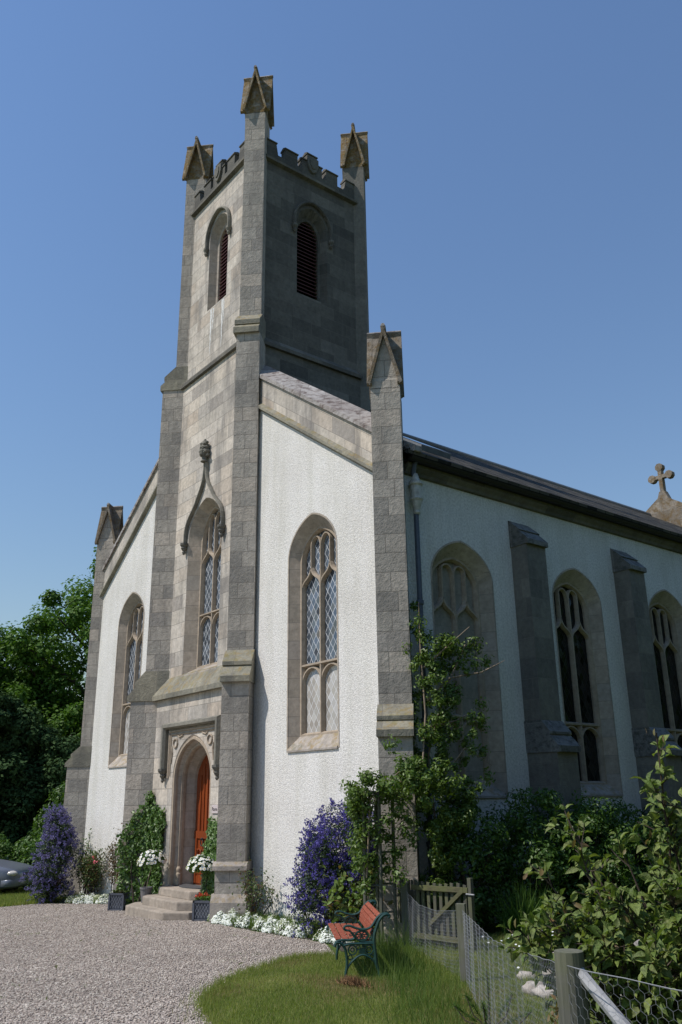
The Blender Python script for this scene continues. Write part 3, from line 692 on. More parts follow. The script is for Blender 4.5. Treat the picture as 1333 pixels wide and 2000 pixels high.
def window(name, pl, hw, z0, zs, za, ihw, iz0, izs, iza, zt, zo, dep, upper, lower, label, w=.075, rim=True, point=.42):
    n = 12; O = arch(hw, z0, zs, za, n, point); I = arch(ihw, iz0, izs, iza, n, point)
    mb = MB(); strip(mb, O, I, pl, 0.0, dep)
    if rim:
        O2 = arch(hw+.035, z0, zs, za+.035, n, point); strip(mb, O2, O, pl, -.006, -.006); strip(mb, O, O, pl, -.006, 0.0)
    root = mb.build(name, M['dressed'], church, label=label, uvo=pl(-hw, 0, 0))
    ms = MB(); ms.extrude([pl(-hw, z0-.02, -.03), pl(-hw, z0+.01, -.03), pl(-hw, iz0, dep), pl(-hw, iz0-.05, dep+.1), pl(-hw, z0-.02, dep+.1)], (0, 0, 0), pl(hw, 0, 0)-pl(-hw, 0, 0))
    ms.build('sill', M['sill'], root)
    tracery(root, pl, ihw-.02, iz0, zt, zo, izs, iza, dep, dep+.13, w)
    gp = lambda u, v, d=0: pl(u, v, dep+.09)
    G1 = [(-ihw, iz0-.02), (-ihw, zt), (ihw, zt), (ihw, iz0-.02)]
    g = MB(); g.quad(*[gp(*p) for p in G1]); g.build('glass', lower, root, label='lower lights of the window')
    up_ = [(u, max(v, zt)) for u, v in I]; g = MB(); g.holed(up_, [], gp); g.build('glass', upper, root)
    return root
window('window', shift(front(YF), 2.42), .73, 2.80, 6.28, 7.02, .60, 3.06, 6.22, 6.80, 4.29, 5.78, .18, M['glass'], M['glass_pale'], 'tall traceried window right of the tower')
window('window', shift(front(YF), -5.30), .73, 2.80, 6.28, 7.02, .60, 3.06, 6.22, 6.80, 4.29, 5.78, .18, M['glass'], M['glass_pale'], 'tall traceried window left of the tower')
tw = window('window', shift(front(-.2), TWC), .75, 4.55, 7.6, 8.45, .56, 4.72, 7.5, 8.27, 5.87, 7.08, .24, M['glass'], M['glass'], 'traceried window above the door under an ogee hood', rim=False)
SWY = [1.66, 4.87, 8.07, 11.27, 14.47]
for i, y in enumerate(SWY):
    g = (M['panel'], M['panel']) if i == 0 else (M['glass_dark'], M['glass_dark'])
    window('window', shift(side(XS), y), .74, 2.0, 5.62, 6.27, .60, 2.2, 5.55, 6.03, 3.28, 4.98, .20, g[0], g[1], 'blind traceried window filled with stone' if i == 0 else 'dark traceried side window', w=.085)
# ogee hood mould and finial over the tower window
mb = MB(); pl = shift(front(-.2), TWC)
for s in (-1, 1):
    P = [(s*.84, 7.56), (s*.84, 7.75)] + bez((s*.84, 7.75), (s*.82, 8.15), (s*.5, 8.2), (s*.34, 8.48), 8)[1:] + bez((s*.34, 8.48), (s*.18, 8.72), (s*.03, 8.8), (s*.03, 9.3), 8)[1:]
    mb.bar(P, pl, .058, -.085, 0.0)
hm = mb.build('hood_mould', M['hood'], tower)
mb = MB()
for s in (-1, 1):
    p = pl(s*.84, 7.5, -.06)
    mb.lathe([(.02, -.20), (.045, -.15), (.03, -.12), (.075, -.05), (.06, -.02), (.095, .02), (.095, .07)], p, 10)
build_pieces(mb, 'label_stop', M['carving'], tower)
mb = MB(); p = pl(0, 9.3, -.09)
mb.lathe([(.05, -.02), (.09, 0), (.06, .05), (.055, .09), (.10, .15), (.13, .24), (.10, .3), (.12, .33), (.08, .4), (.09, .43), (.05, .49), (.02, .56)], p, 12)
for k in range(22):
    a_ = k*2.4; zz = .12+.016*k; rr = .13-.0022*k
    mb.lathe([(.0, -.035), (.035, -.015), (.04, .01), (.02, .035)], (p.x+rr*math.cos(a_), p.y+.8*rr*math.sin(a_), p.z+zz), 6)
mb.build('finial', M['carving'], tower)
# belfry openings
for i, pl in enumerate((shift(front(TFY), -1.42), shift(side(TX1), 1.6))):
    I = arch(.32, 13.62, 15.4, 15.84, 10, .5); mb = MB(); st = MB()
    Mid = arch(.37, 13.58, 15.45, 15.92, 10, .5)
    strip(mb, BEL, Mid, pl, 0, .18); strip(mb, Mid, I, pl, .18, .2); strip(mb, I, I, pl, .2, .34)
    mb.quad(pl(-.46, 13.5, 0), pl(.46, 13.5, 0), pl(.32, 13.62, .34), pl(-.32, 13.62, .34))
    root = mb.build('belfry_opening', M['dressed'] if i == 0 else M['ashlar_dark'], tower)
    hb = MB(); hp = [(u, v) for u, v in arch(.56, 15.36, 15.56, 16.24, 10, .5)]
    hb.bar(hp, pl, .075, -.09, 0.0)
    for s in (-1, 1): hb.lathe([(.02, -.2), (.05, -.14), (.04, -.1), (.075, -.03), (.075, .03)], pl(s*.56, 15.34, -.05), 8)
    hb.build('hood_mould', M['hood'] if i == 0 else M['ashlar_dark'], tower)
    lv = MB(); k = 0; z = 13.66
    while z < 15.85:
        hwz = .32 if z < 15.4 else .32*math.sqrt(max(0.02, 1-((z-15.4)/.46)**2))
        lv.extrude([pl(-hwz, z, .24), pl(-hwz, z+.02, .235), pl(-hwz, z+.115, .36), pl(-hwz, z+.095, .365)], (0, 0, 0), pl(hwz, 0, 0)-pl(-hwz, 0, 0)); z += .105
    lv.build('louvre', M['louvre'], tower)
    bk = MB(); bk.holed(arch(.34, 13.58, 15.4, 15.88, 8, .5), [], lambda u, v, p_=pl: p_(u, v, .42)); bk.build('belfry_void', M['void'], tower)

mb = MB()
for x0, z0, ln, w0 in ((-1.66, 13.45, 1.25, .05), (-1.56, 13.44, .6, .03), (-1.12, 13.46, 1.3, .04), (-1.05, 13.45, .6, .025)):
    L_ = []; R_ = []
    for k in range(11):
        f = k/10; c = x0+.012*math.sin(k*2.3+x0*9); w = w0*(1-f)**.7*(.6+.6*random.random())+.004
        L_.append((c-w, TFY-.004, z0-ln*f)); R_.append((c+w, TFY-.004, z0-ln*f))
    for k in range(10): mb.quad(L_[k], R_[k], R_[k+1], L_[k+1])
build_pieces(mb, 'dropping_streak', plain('white bird droppings', (0.6, 0.6, 0.58), 0.9, var=0.25, scale=30), tower)
# ---- doorway
pl = shift(front(PY), DC); mb = MB()
O1 = DR; O2 = arch(.75, .42, 2.42, 3.19, 12, .5); O3 = arch(.69, .42, 2.38, 3.09, 12, .5); O4 = arch(.62, .42, 2.34, 2.98, 12, .5)
strip(mb, O1, O2, pl, 0, .05); strip(mb, O2, O3, pl, .05, .2); strip(mb, O3, O4, pl, .2, .42); strip(mb, O4, O4, pl, .42, .6)
dw = mb.build('doorway', M['dressed'], church, label='moulded stone doorway', uvo=(0, 0, .1))
mb = MB(); mb.bar(arch(.765, .42, 2.43, 3.21, 12, .5), pl, .08, .01, .09, cham=.6)
mb.bar(arch(.69, .42, 2.38, 3.09, 12, .5), pl, .075, .15, .24, cham=.6)
for s in (-1, 1): mb.lathe([(.06, 0), (.06, .2), (.045, .23), (.055, .27), (.055, .3), (.035, .34)], pl(s*.68, .42, .18), 10)
mb.build('shaft', M['tracery'], dw)
mb = MB(); mb.bar([(-1.13, 2.62), (-1.13, 3.50), (1.13, 3.50), (1.13, 2.62)], pl, .13, -.13, 0.0, cham=.5); mb.build('hood_mould', M['hood'], dw)
mb = MB()
for s in (-1, 1):
    p = pl(s*1.13, 2.6, -.06); mb.lathe([(.012, -.24), (.04, -.2), (.03, -.16), (.07, -.1), (.055, -.07), (.1, -.02), (.11, .0), (.11, .04)], p, 8)
build_pieces(mb, 'label_stop', M['carving'], dw)
mb = MB()
mb.bar([(-.99, 2.45), (-.99, 3.39), (.99, 3.39), (.99, 2.45)], pl, .05, -.03, 0.0); mb.bar([(-.92, 2.5), (-.92, 3.32), (.92, 3.32), (.92, 2.5)], pl, .035, -.025, 0.0)
for s in (-1, 1):
    mb.bar([(s*(.72+.09*math.cos(t)), 3.14+.09*math.sin(t)) for t in [i*math.pi/6 for i in range(12)]], pl, .03, -.03, 0, closed=True)
    mb.bar([(s*.88, 2.75), (s*.84, 2.95), (s*.88, 3.08)], pl, .03, -.025, 0); mb.bar([(s*.4, 3.29), (s*.55, 3.25), (s*.62, 3.29)], pl, .03, -.025, 0)
mb.build('spandrel', M['tracery'], dw)
mb = MB(); DD = .04; pl = shift(front(PY+DD), DC); PYD = PY+DD
mb.extrude([pl(u, v, 0) for u, v in O4], (0, .44, 0), (0, .50, 0))
mb.box(DC-.61, DC+.61, PYD+.415, PYD+.445, 1.28, 1.42)
for u in (-.42, -.28, -.14, 0, .14, .28, .42): mb.box(DC+u-.018, DC+u+.018, PYD+.418, PYD+.442, 1.42, 2.72 if abs(u) < .3 else 2.5)
for u in (-.53, 0, .53): mb.box(DC+u-.03, DC+u+.03, PYD+.412, PYD+.443, .45, 1.28)
for u in (-.28, .28):
    mb.box(DC+u-.21, DC+u+.21, PYD+.43, PYD+.441, .62, .82); mb.box(DC+u-.24, DC+u+.24, PYD+.425, PYD+.443, .45, .58); mb.box(DC+u-.24, DC+u+.24, PYD+.42, PYD+.443, 1.06, 1.09)
    for q in (-.11, .11): mb.bar([(u+q+.075*math.cos(t), 1.0+.075*math.sin(t)) for t in [i*math.pi/6 for i in range(12)]], pl, .03, .405, .44, closed=True)
dr = mb.build('door', M['door'], church, label='varnished orange brown panelled door')
mb = MB(); c = pl(-.26, 1.2, .40); mb.tube([c+Vector((.05*math.cos(t), 0, .06*math.sin(t))) for t in [i*math.pi/6 for i in range(13)]], .011, 6); mb.lathe([(.0, 0), (.03, 0.01), (.03, .03), (0, .05)], c+Vector((0, 0, .05)), 8)
mb.build('knocker', M['iron_black'], dr)
mb = MB(); c = pl(.46, 1.22, .40); mb.lathe([(.0, -.03), (.03, -.02), (.035, .0), (.03, .02), (0, .03)], c, 8); mb.build('handle', M['iron_black'], dr)
# entrance steps
for zt_, zb_, y1, x0, x1, ch in ((.42, .26, -.66, -2.0, -.5, .12), (.27, .10, -.94, -2.2, -.34, .22), (.12, -.25, -1.22, -2.45, -.2, .34)):
    P = [(x0, -.3), (x0, y1+ch), (x0+ch, y1), (x1-ch, y1), (x1, y1+ch), (x1, -.3)]
    mb = MB(); mb.extrude([(x, y, zb_) for x, y in P], (0, 0, 0), (0, 0, zt_-zb_)); mb.build('entrance_step', M['step'], church, bevel=.025)
mb = MB(); mb.box(DC-.62, DC+.62, PY-.02, PY+.5, -.3, .41); mb.build('threshold', M['step'], church)

# ---- gable walls, bands, copings
def zc(x, z=12.2): return z-.71*abs(x+1.5)
for s, wc in ((1, 2.42), (-1, -5.30)):
    xa, xb = (-.1, 4.42) if s > 0 else (-2.9, -7.42); mb = MB()
    mb.holed([(xa, -.8), (xb, -.8), (xb, zc(xb, 11.45)), (xa, zc(xa, 11.45))], [ctr(0, wc, arch(.73, 2.80, 6.28, 7.02, 12, .42))], front(YF))
    gw = mb.build('gable_wall', M['harling'], church, uvo=(0, 0, 0))
    mb = MB(); q = [(xa, zc(xa, 11.4)), (xb, zc(xb, 11.4)), (xb, zc(xb, 12.2)), (xa, zc(xa, 12.2))]
    A = [Vector((u, YF-.012, v)) for u, v in q]; mb.extrude(A, (0, 0, 0), (0, .3, 0)); ob = mb.build('gable_band', M['ashlar'], gw)
    uv = ob.data.uv_layers[0].data                              # courses run with the slope
    for p in ob.data.polygons:
        for li in p.loop_indices:
            c = ob.data.vertices[ob.data.loops[li].vertex_index].co; X = c.x; uv[li].uv = (X*1.22, c.z+.71*abs(X)+.14)
    x0, x1 = (.05, 4.33) if s > 0 else (-3.05, -7.33)
    def sec(x, pr, z): return [Vector((x, y, zc(x, z)+h)) for y, h in pr]
    pr = [(-.15, -.09), (-.15, .0), (.25, .24), (.31, .2), (.31, -.09)]
    mb = MB(); P0 = sec(x0, pr, 12.2); mb.extrude(P0, (0, 0, 0), Vector((x1, 0, zc(x1)))-Vector((x0, 0, zc(x0)))); mb.build('coping', M['coping'], gw)
    pr = [(-.05, .12), (-.17, -.0), (-.17, -.06), (-.05, -.13)]
    mb = MB(); mb.extrude(sec(x0, pr, 11.45), (0, 0, 0), Vector((x1, 0, zc(x1)))-Vector((x0, 0, zc(x0)))); mb.build('string_course', M['weathering'], gw)

# ---- side walls, eaves, roof, side buttresses
mb = MB(); mb.holed([(.0, -.6), (18.2, -.6), (18.2, 7.5), (.0, 7.5)], [ctr(0, y, arch(.74, 2.0, 5.62, 6.27, 12, .42)) for y in SWY], side(XS))
sw = mb.build('side_wall', M['harling'], church)
mb = MB(); mb.quad((XL, 0, -.9), (XL, 18.2, -.9), (XL, 18.2, 7.5), (XL, 0, 7.5)); mb.quad((XL, 18.2, -.9), (XS, 18.2, -.9), (XS, 18.2, 7.5), (-1.5, 18.2, 11.6), (XL, 18.2, 7.5)); mb.build('side_wall', M['harling'], church)
EA = []
for sgn, X in ((1, XS), (-1, XL)):
    mb = MB(); mb.extrude([(X-.02*sgn, .35, 7.26), (X+.05*sgn, .35, 7.28), (X+.07*sgn, .35, 7.33), (X+.14*sgn, .35, 7.4), (X+.14*sgn, .35, 7.46), (X-.02*sgn, .35, 7.46)], (0, 0, 0), (0, 17.8, 0)); mb.build('eaves_cornice', M['string'], church)
    mb = MB(); mb.extrude([(X+sgn*(.22+.1*math.cos(t)), .3, 7.56-.11*math.sin(t)) for t in [i*math.pi/8 for i in range(9)]], (0, 0, 0), (0, 17.9, 0))
    mb.box(min(X, X+.2*sgn), max(X, X+.2*sgn), .3, 18.1, 7.465, 7.56); mb.build('gutter', M['gutter'], church)
mb = MB(); xe, ze = 4.83, 7.58
for s in (1, -1):
    e_ = Vector((-1.5+s*(xe+1.5), 0, ze)); r_ = Vector((-1.5, 0, 11.6))
    mb.extrude([e_+Vector((0, .2, 0)), r_+Vector((0, .2, 0)), r_+Vector((0, .2, -.12)), e_+Vector((-.02*s, .2, -.07))], (0, 0, 0), (0, 17.75, 0))
roof = mb.build('roof', M['slate'], church)
mb = MB(); mb.tube([(-1.5, .2, 11.62), (-1.5, 17.95, 11.62)], .07, 8); mb.build('ridge', M['lead'], roof)
def RF(x, y, h=0.0): sl = (11.6-ze)/(xe+1.5); nn = Vector((sl, 0, 1)).normalized(); return Vector((x, y, ze+sl*(xe-x))) + nn*h
mb = MB(); mb.extrude([RF(2.35, 1.6, .0), RF(2.35, 2.4, 0), RF(3.65, 2.4, 0), RF(3.65, 1.6, 0)], (0, 0, -.02), (.05, 0, .09)); sk = mb.build('skylight', M['lead'], roof)
mb = MB(); mb.quad(RF(2.47, 1.67, .112), RF(2.47, 2.33, .112), RF(3.58, 2.33, .112), RF(3.58, 1.67, .112)); mb.build('skylight_glass', M['skylight'], roof)
mb = MB()                                # a ragged lead flashing where slates meet the gable
for k in range(26):
    x = 1.5+k*.13; mb.box(x, x+.12, .30, .40+.1*random.random(), RF(x, 0).z-.05, RF(x, 0).z+.05)
mb.build('flashing', M['coping'], roof)
for y in (3.27, 6.47, 9.67, 12.87, 16.07):
    w = .27; b = MB(); wt = MB()
    b.extrude([(XS-.1, y-w, 3.2), (4.87, y-w, 3.2), (4.87, y-w, 6.42), (XS-.1, y-w, 6.7)], (0, 0, 0), (0, 2*w, 0))
    b.extrude([(XS-.1, y-w, -.6), (5.14, y-w, -.6), (5.14, y-w, 2.72), (XS-.1, y-w, 2.72)], (0, 0, 0), (0, 2*w, 0))
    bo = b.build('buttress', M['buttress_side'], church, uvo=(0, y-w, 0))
    wt.extrude([(XS-.1, y-w-.02, 6.4), (4.93, y-w-.02, 6.4), (4.93, y-w-.02, 6.49), (4.74, y-w-.02, 6.68), (4.76, y-w-.02, 6.7), (XS-.02, y-w-.02, 6.95), (XS-.1, y-w-.02, 6.95)], (0, 0, 0), (0, 2*w+.04, 0))
    wt.extrude([(XS-.1, y-w-.02, 2.70), (5.21, y-w-.02, 2.70), (5.21, y-w-.02, 2.8), (5.03, y-w-.02, 2.98), (5.05, y-w-.02, 3.0), (5.05, y-w-.02, 3.04), (4.872, y-w-.02, 3.24), (XS-.1, y-w-.02, 3.24)], (0, 0, 0), (0, 2*w+.04, 0))
    build_pieces(wt, 'weathering', M['cap_grey'], bo)
# far gable parapet with the stone cross
mb = MB(); f_ = lambda x: 12.15-.64*abs(x+.95)
mb.extrude([(-7.6, 17.95, f_(-7.6)), (-1.07, 17.95, f_(-.95)), (-.83, 17.95, f_(-.95)), (4.6, 17.95, f_(4.6)), (4.6, 17.95, 7.3), (-7.6, 17.95, 7.3)], (0, 0, 0), (0, .4, 0))
eg = mb.build('far_gable', M['lichen_brown'], church)
mb = MB(); ct = Vector((-.92, 18.1, 12.13))
mb.extrude([ct+Vector((-.24, 0, -.1)), ct+Vector((.24, 0, -.1)), ct+Vector((.1, 0, .25)), ct+Vector((-.1, 0, .25))], (0, -.12, 0), (0, .12, 0))
def lobe(c, r_): return [c+Vector((r_*math.cos(t), 0, r_*math.sin(t))) for t in [i*math.pi/4+math.pi/8 for i in range(8)]]
mb.box(ct.x-.075, ct.x+.075, ct.y-.09, ct.y+.09, ct.z+.2, ct.z+1.15); mb.box(ct.x-.33, ct.x+.33, ct.y-.088, ct.y+.088, ct.z+.74, ct.z+.88)
for q in ((0, 1.18), (-.34, .81), (.34, .81)): mb.extrude(lobe(ct+Vector((q[0], 0, q[1])), .155), (0, -.1, 0), (0, .1, 0))
mb.build('cross', M['lichen_brown'], eg, bevel=.012)
# rainwater pipe
mb = MB(); dx, dy = 4.62, .5
mb.tube([(dx, dy, 6.62), (dx, dy, -.2)], .045, 10)
for z in (4.98, 3.1, 1.3): mb.lathe([(.06, 0), (.065, .02), (.065, .07), (.05, .08)], (dx, dy, z), 10)
mb.tube([(dx, dy+.0, 7.08), (dx, dy-.02, 7.3), (dx+.06, dy-.02, 7.48)], .04, 8)
dp = mb.build('downpipe', M['downpipe'], church)
mb = MB(); mb.lathe([(.045, -.45), (.06, -.42), (.055, -.38), (.1, -.22), (.115, -.2), (.12, -.18), (.095, -.16), (.1, .05), (.125, .08), (.125, .12), (.08, .15), (.04, .28)], (dx+.02, dy, 6.98), 12); mb.build('hopper_head', M['hopper'], dp, smooth=False)

# ================================================================== GROUND
def sheet(name, poly, mat, lift, kind='structure', step=1.0):
    mb = MB(); mb.add([(x, y, G(x)+lift) for x, y in poly], [tuple(t) for t in tessellate_polygon([[Vector((x, y, 0)) for x, y in poly]])])
    o = mb.build(name, mat); o['kind'] = kind; o['label'] = {'gravel': 'pinkish grey gravel drive in front of the church', 'lawn': 'mown lawn in front of the bench', 'flower_bed': 'dark soil bed along the church wall'}[name]; return o
mb = MB(); xs = [-1500, -300, -80, -40] + list(range(-38, 40, 2)) + [40, 80, 300, 1500]; ys = [-1500, -300, -60] + list(range(-20, 41, 4)) + [80, 300, 1500]
vs = [(x, y, G(x)) for y in ys for x in xs]; nx = len(xs)
mb.add(vs, [(j*nx+i, j*nx+i+1, (j+1)*nx+i+1, (j+1)*nx+i) for j in range(len(ys)-1) for i in range(nx-1)])
gnd = mb.build('ground', M['ground']); gnd['kind'] = 'structure'; gnd['label'] = 'grassy ground around the church'
LAWN = [(5.25, -1.75), (5.0, -2.1), (5.1, -2.5), (5.5, -3.28), (5.98, -3.9), (6.55, -4.4), (7.4, -4.75), (8.6, -5.3), (10.2, -6.6), (11.5, -8.6)]
GRAVEL = [(-6.62, -1.28), (-6.0, -.95), (-5.7, -.78), (-4.9, -.35), (-3.6, -.35), (-3.4, -.75), (-.1, -.75), (.35, -.8), (1.55, -.98), (2.5, -1.06), (3.3, -1.1), (4.1, -1.1), (5.2, -1.75)] + LAWN[1:] + [(13, -12), (10, -26), (-8, -26), (-7.2, -12), (-6.5, -2.2)]
sheet('gravel', GRAVEL, M['gravel'], .004)
sheet('lawn', LAWN + [(12.6, -8.0), (12.6, -4.5), (10.5, -3.2), (8.0, -1.6), (6.4, -.6), (5.3, -.9)], M['ground'], .008)
sheet('flower_bed', [(-7.0, -.1), (-7.0, -.5), (-6.0, -.9), (-5.7, -.74), (-4.9, -.31), (-3.4, -.31), (-3.4, -.1)], M['soil'], .006)
sheet('flower_bed', [(.3, -.1), (.35, -.76), (1.55, -.94), (2.5, -1.02), (3.3, -1.06), (4.1, -1.06), (5.0, -1.5), (5.3, -.9), (4.5, .1), (4.4, -.1)], M['soil'], .006)

def inside(poly, P):
    x, y = P[:, 0], P[:, 1]; r = np.zeros(len(P), bool); n = len(poly)
    for i in range(n):
        x0, y0 = poly[i]; x1, y1 = poly[i-1]
        c = ((y0 > y) != (y1 > y)); r ^= c & (x < (x1-x0)*(y-y0)/(y1-y0+1e-12)+x0)
    return r
def area_pts(n, x0, x1, y0, y1, poly=None):
    P = np.stack([RNG.uniform(x0, x1, n), RNG.uniform(y0, y1, n)], 1)
    return P if poly is None else P[inside(poly, P)]
def onground(P, h=0.0): return np.column_stack([P, 0.03*P[:, 0]+h])
CAMP = np.array([14.4734, -8.8633])
# loose chips lying on the drive
P = area_pts(170000, -9, 9.5, -10.5, -.3, GRAVEL); d_ = np.linalg.norm(P-CAMP, axis=1); P = P[(RNG.random(len(P)) < np.clip(12/d_, .3, 1))]
ang = np.arctan2(*(P-CAMP).T[::-1]) - math.atan2(math.cos(YAW), -math.sin(YAW)); ang = (ang+math.pi) % (2*math.pi)-math.pi
P = P[(ang > -.25) & (ang < .8)]
N = np.tile([0, 0, 1.0], (len(P), 1))+RNG.normal(size=(len(P), 3))*.45
o = scatter('gravel_chips', 'stone', onground(P, .008), N, .014+.018*RNG.random(len(P))**1.5, M['pebble'], kind='stuff'); o['label'] = 'loose pinkish gravel chips on the drive'

for k, (x, y) in enumerate([(5.0, -3.0), (1.2, -3.4), (3.4, -4.6)]):
    t_ = scatter('dry_leaf', 'broad', np.array([[0, 0, 0.0]]), np.array([[.2, -.2, 1.0]]), .085, M['leaf_bronze']); t_.location = (x, y, G(x)+.035)
    tag_ = ['curled brown leaf lying on the gravel near the lawn edge', 'single dry leaf on the gravel in front of the tower buttress', 'dry leaf nearest the camera on the open gravel'][k]; tag(t_, tag_, 'leaf', 'dry leaves on the drive')
def blades(name, P, h, w, mat, lean=.35, parent=None, kind=None, base=0.0, T=None):
    n = len(P); C = onground(P, base) if P.shape[1] == 2 else P
    az = RNG.uniform(0, 2*math.pi, n); le = np.abs(RNG.normal(0, lean, n))
    if T is None: T = unit(np.column_stack([np.cos(az)*le, np.sin(az)*le, np.ones(n)]))
    N = unit(np.cross(T, RNG.normal(size=(n, 3)))); B = np.cross(N, T)
    h = np.broadcast_to(h, (n,)); return scatter(name, 'blade', C, N, h, mat, parent, T=T, B=B, width=np.broadcast_to(w, (n,))/h, kind=kind)
# lawn grass
LP = LAWN + [(12.6, -8.0), (12.6, -4.5), (10.5, -3.2), (8.0, -1.6), (6.4, -.6), (5.3, -.9)]
P = area_pts(420000, 4.9, 11.5, -7.5, -.5, LP); P = P[np.linalg.norm(P-CAMP, axis=1) > 4.5]
sel = (np.sin(P[:, 0]*3.1+1)*np.sin(P[:, 1]*2.7+P[:, 0]) + RNG.normal(0, .5, len(P))) > 1.05
brown = .7*np.exp(-((P[:, 0]-6.9)/.5)**2-((P[:, 1]+3.1)/.2)**2)+.5*np.exp(-((P[:, 0]-6.4)/.35)**2-((P[:, 1]+2.95)/.18)**2)+np.exp(-((P[:, 0]-7.35)/.6)**2-((P[:, 1]+2.75)/.28)**2)+.8*np.exp(-((P[:, 0]-9.0)/.5)**2-((P[:, 1]+3.2)/.35)**2)
sel |= RNG.random(len(P)) < brown*.85
Q = P[~sel]; pat = np.sin(Q[:, 0]*2.3+.6*np.sin(Q[:, 1]*3.1))*np.sin(Q[:, 1]*2.9+1.3*np.sin(Q[:, 0]*1.7))+.35*np.sin(Q[:, 0]*7+Q[:, 1]*5)+RNG.normal(0, .35, len(Q)); lt = pat > .25
o = blades('lawn_grass', Q[~lt], .028+.03*RNG.random((~lt).sum()), .006, M['grass'], .6, kind='stuff'); o['label'] = 'short mown grass of the lawn'
o = blades('pale_lawn_grass', Q[lt], .024+.026*RNG.random(lt.sum()), .006, M['grass_pale'], .7, kind='stuff'); o['label'] = 'paler sun bleached grass of the lawn'
o = blades('dry_grass', P[sel], .03+.03*RNG.random(sel.sum()), .006, M['grass_dry'], .7, kind='stuff'); o['label'] = 'straw coloured dry patches in the lawn'
E_ = np.array(LAWN); q = RNG.random(5200)*(len(E_)-1.001); k_ = q.astype(int); P = E_[k_]+(E_[k_+1]-E_[k_])*(q-k_)[:, None]+RNG.normal(0, .05, (5200, 2))*(.4+1.6*np.sin(q*9)[:, None]**2)
o = blades('lawn_edge_grass', P, .05+.05*RNG.random(len(P)), .006, M['grass'], .8, kind='stuff'); o['label'] = 'ragged grass along the edge of the lawn'
P = area_pts(900, -7, 7, -8, -1.3, GRAVEL); P = P[(np.sin(P[:, 0]*1.7)*np.sin(P[:, 1]*2.3+1) > .45)]; P = np.repeat(P, 7, 0)+RNG.normal(0, .025, (len(P)*7, 2))
o = blades('drive_weeds', P, .025+.03*RNG.random(len(P)), .006, M['grass_long'], .9, kind='stuff'); o['label'] = 'tiny weeds sprouting in the gravel'
# garden grass beyond the netting and rough grass at the fence foot
GP = [(5.6, -.7), (6.4, -.6), (8.0, -1.6), (10.5, -3.2), (12.4, -4.4), (13.5, -1), (10.5, 4), (5.6, 3.5)]
P = area_pts(250000, 5.4, 13.5, -4.4, 4, GP)
o = blades('garden_grass', P, (.04+.06*RNG.random(len(P))), .006, M['grass'], .5, kind='stuff'); o['label'] = 'grass of the garden beyond the netting'
t_ = RNG.random(9000); A = np.array([5.35, -.95]); B_ = np.array([11.6, -5.2])
P = A+(B_-A)*t_[:, None]+RNG.normal(0, .2, (len(t_), 2))+np.array([-.08, -.12])
hh = (.07+.36*RNG.random(len(P))**2)*np.clip(1.25-1.3*t_, .45, 1.1)*(.6+.6*np.sin(t_*27+1)**2)
o = blades('fence_grass', P, hh, .006, M['grass_long'], .5, kind='stuff'); o['label'] = 'long grass along the foot of the netting'
P = area_pts(30000, -12, -6.5, -2.2, .8)
o = blades('verge_grass', P, .06+.06*RNG.random(len(P)), .02, M['grass'], .5, kind='stuff'); o['label'] = 'strip of grass under the parked car'
# white daisies in the garden grass
P = area_pts(160, 6.0, 10.5, -3, 1.8, GP); o = scatter('lawn_daisies', 'daisy', onground(P, .13), np.tile([.3, -.4, 1.0], (len(P), 1)), .028, M['flower_white'], kind='stuff'); o['label'] = 'tiny white daisies scattered in the garden grass'

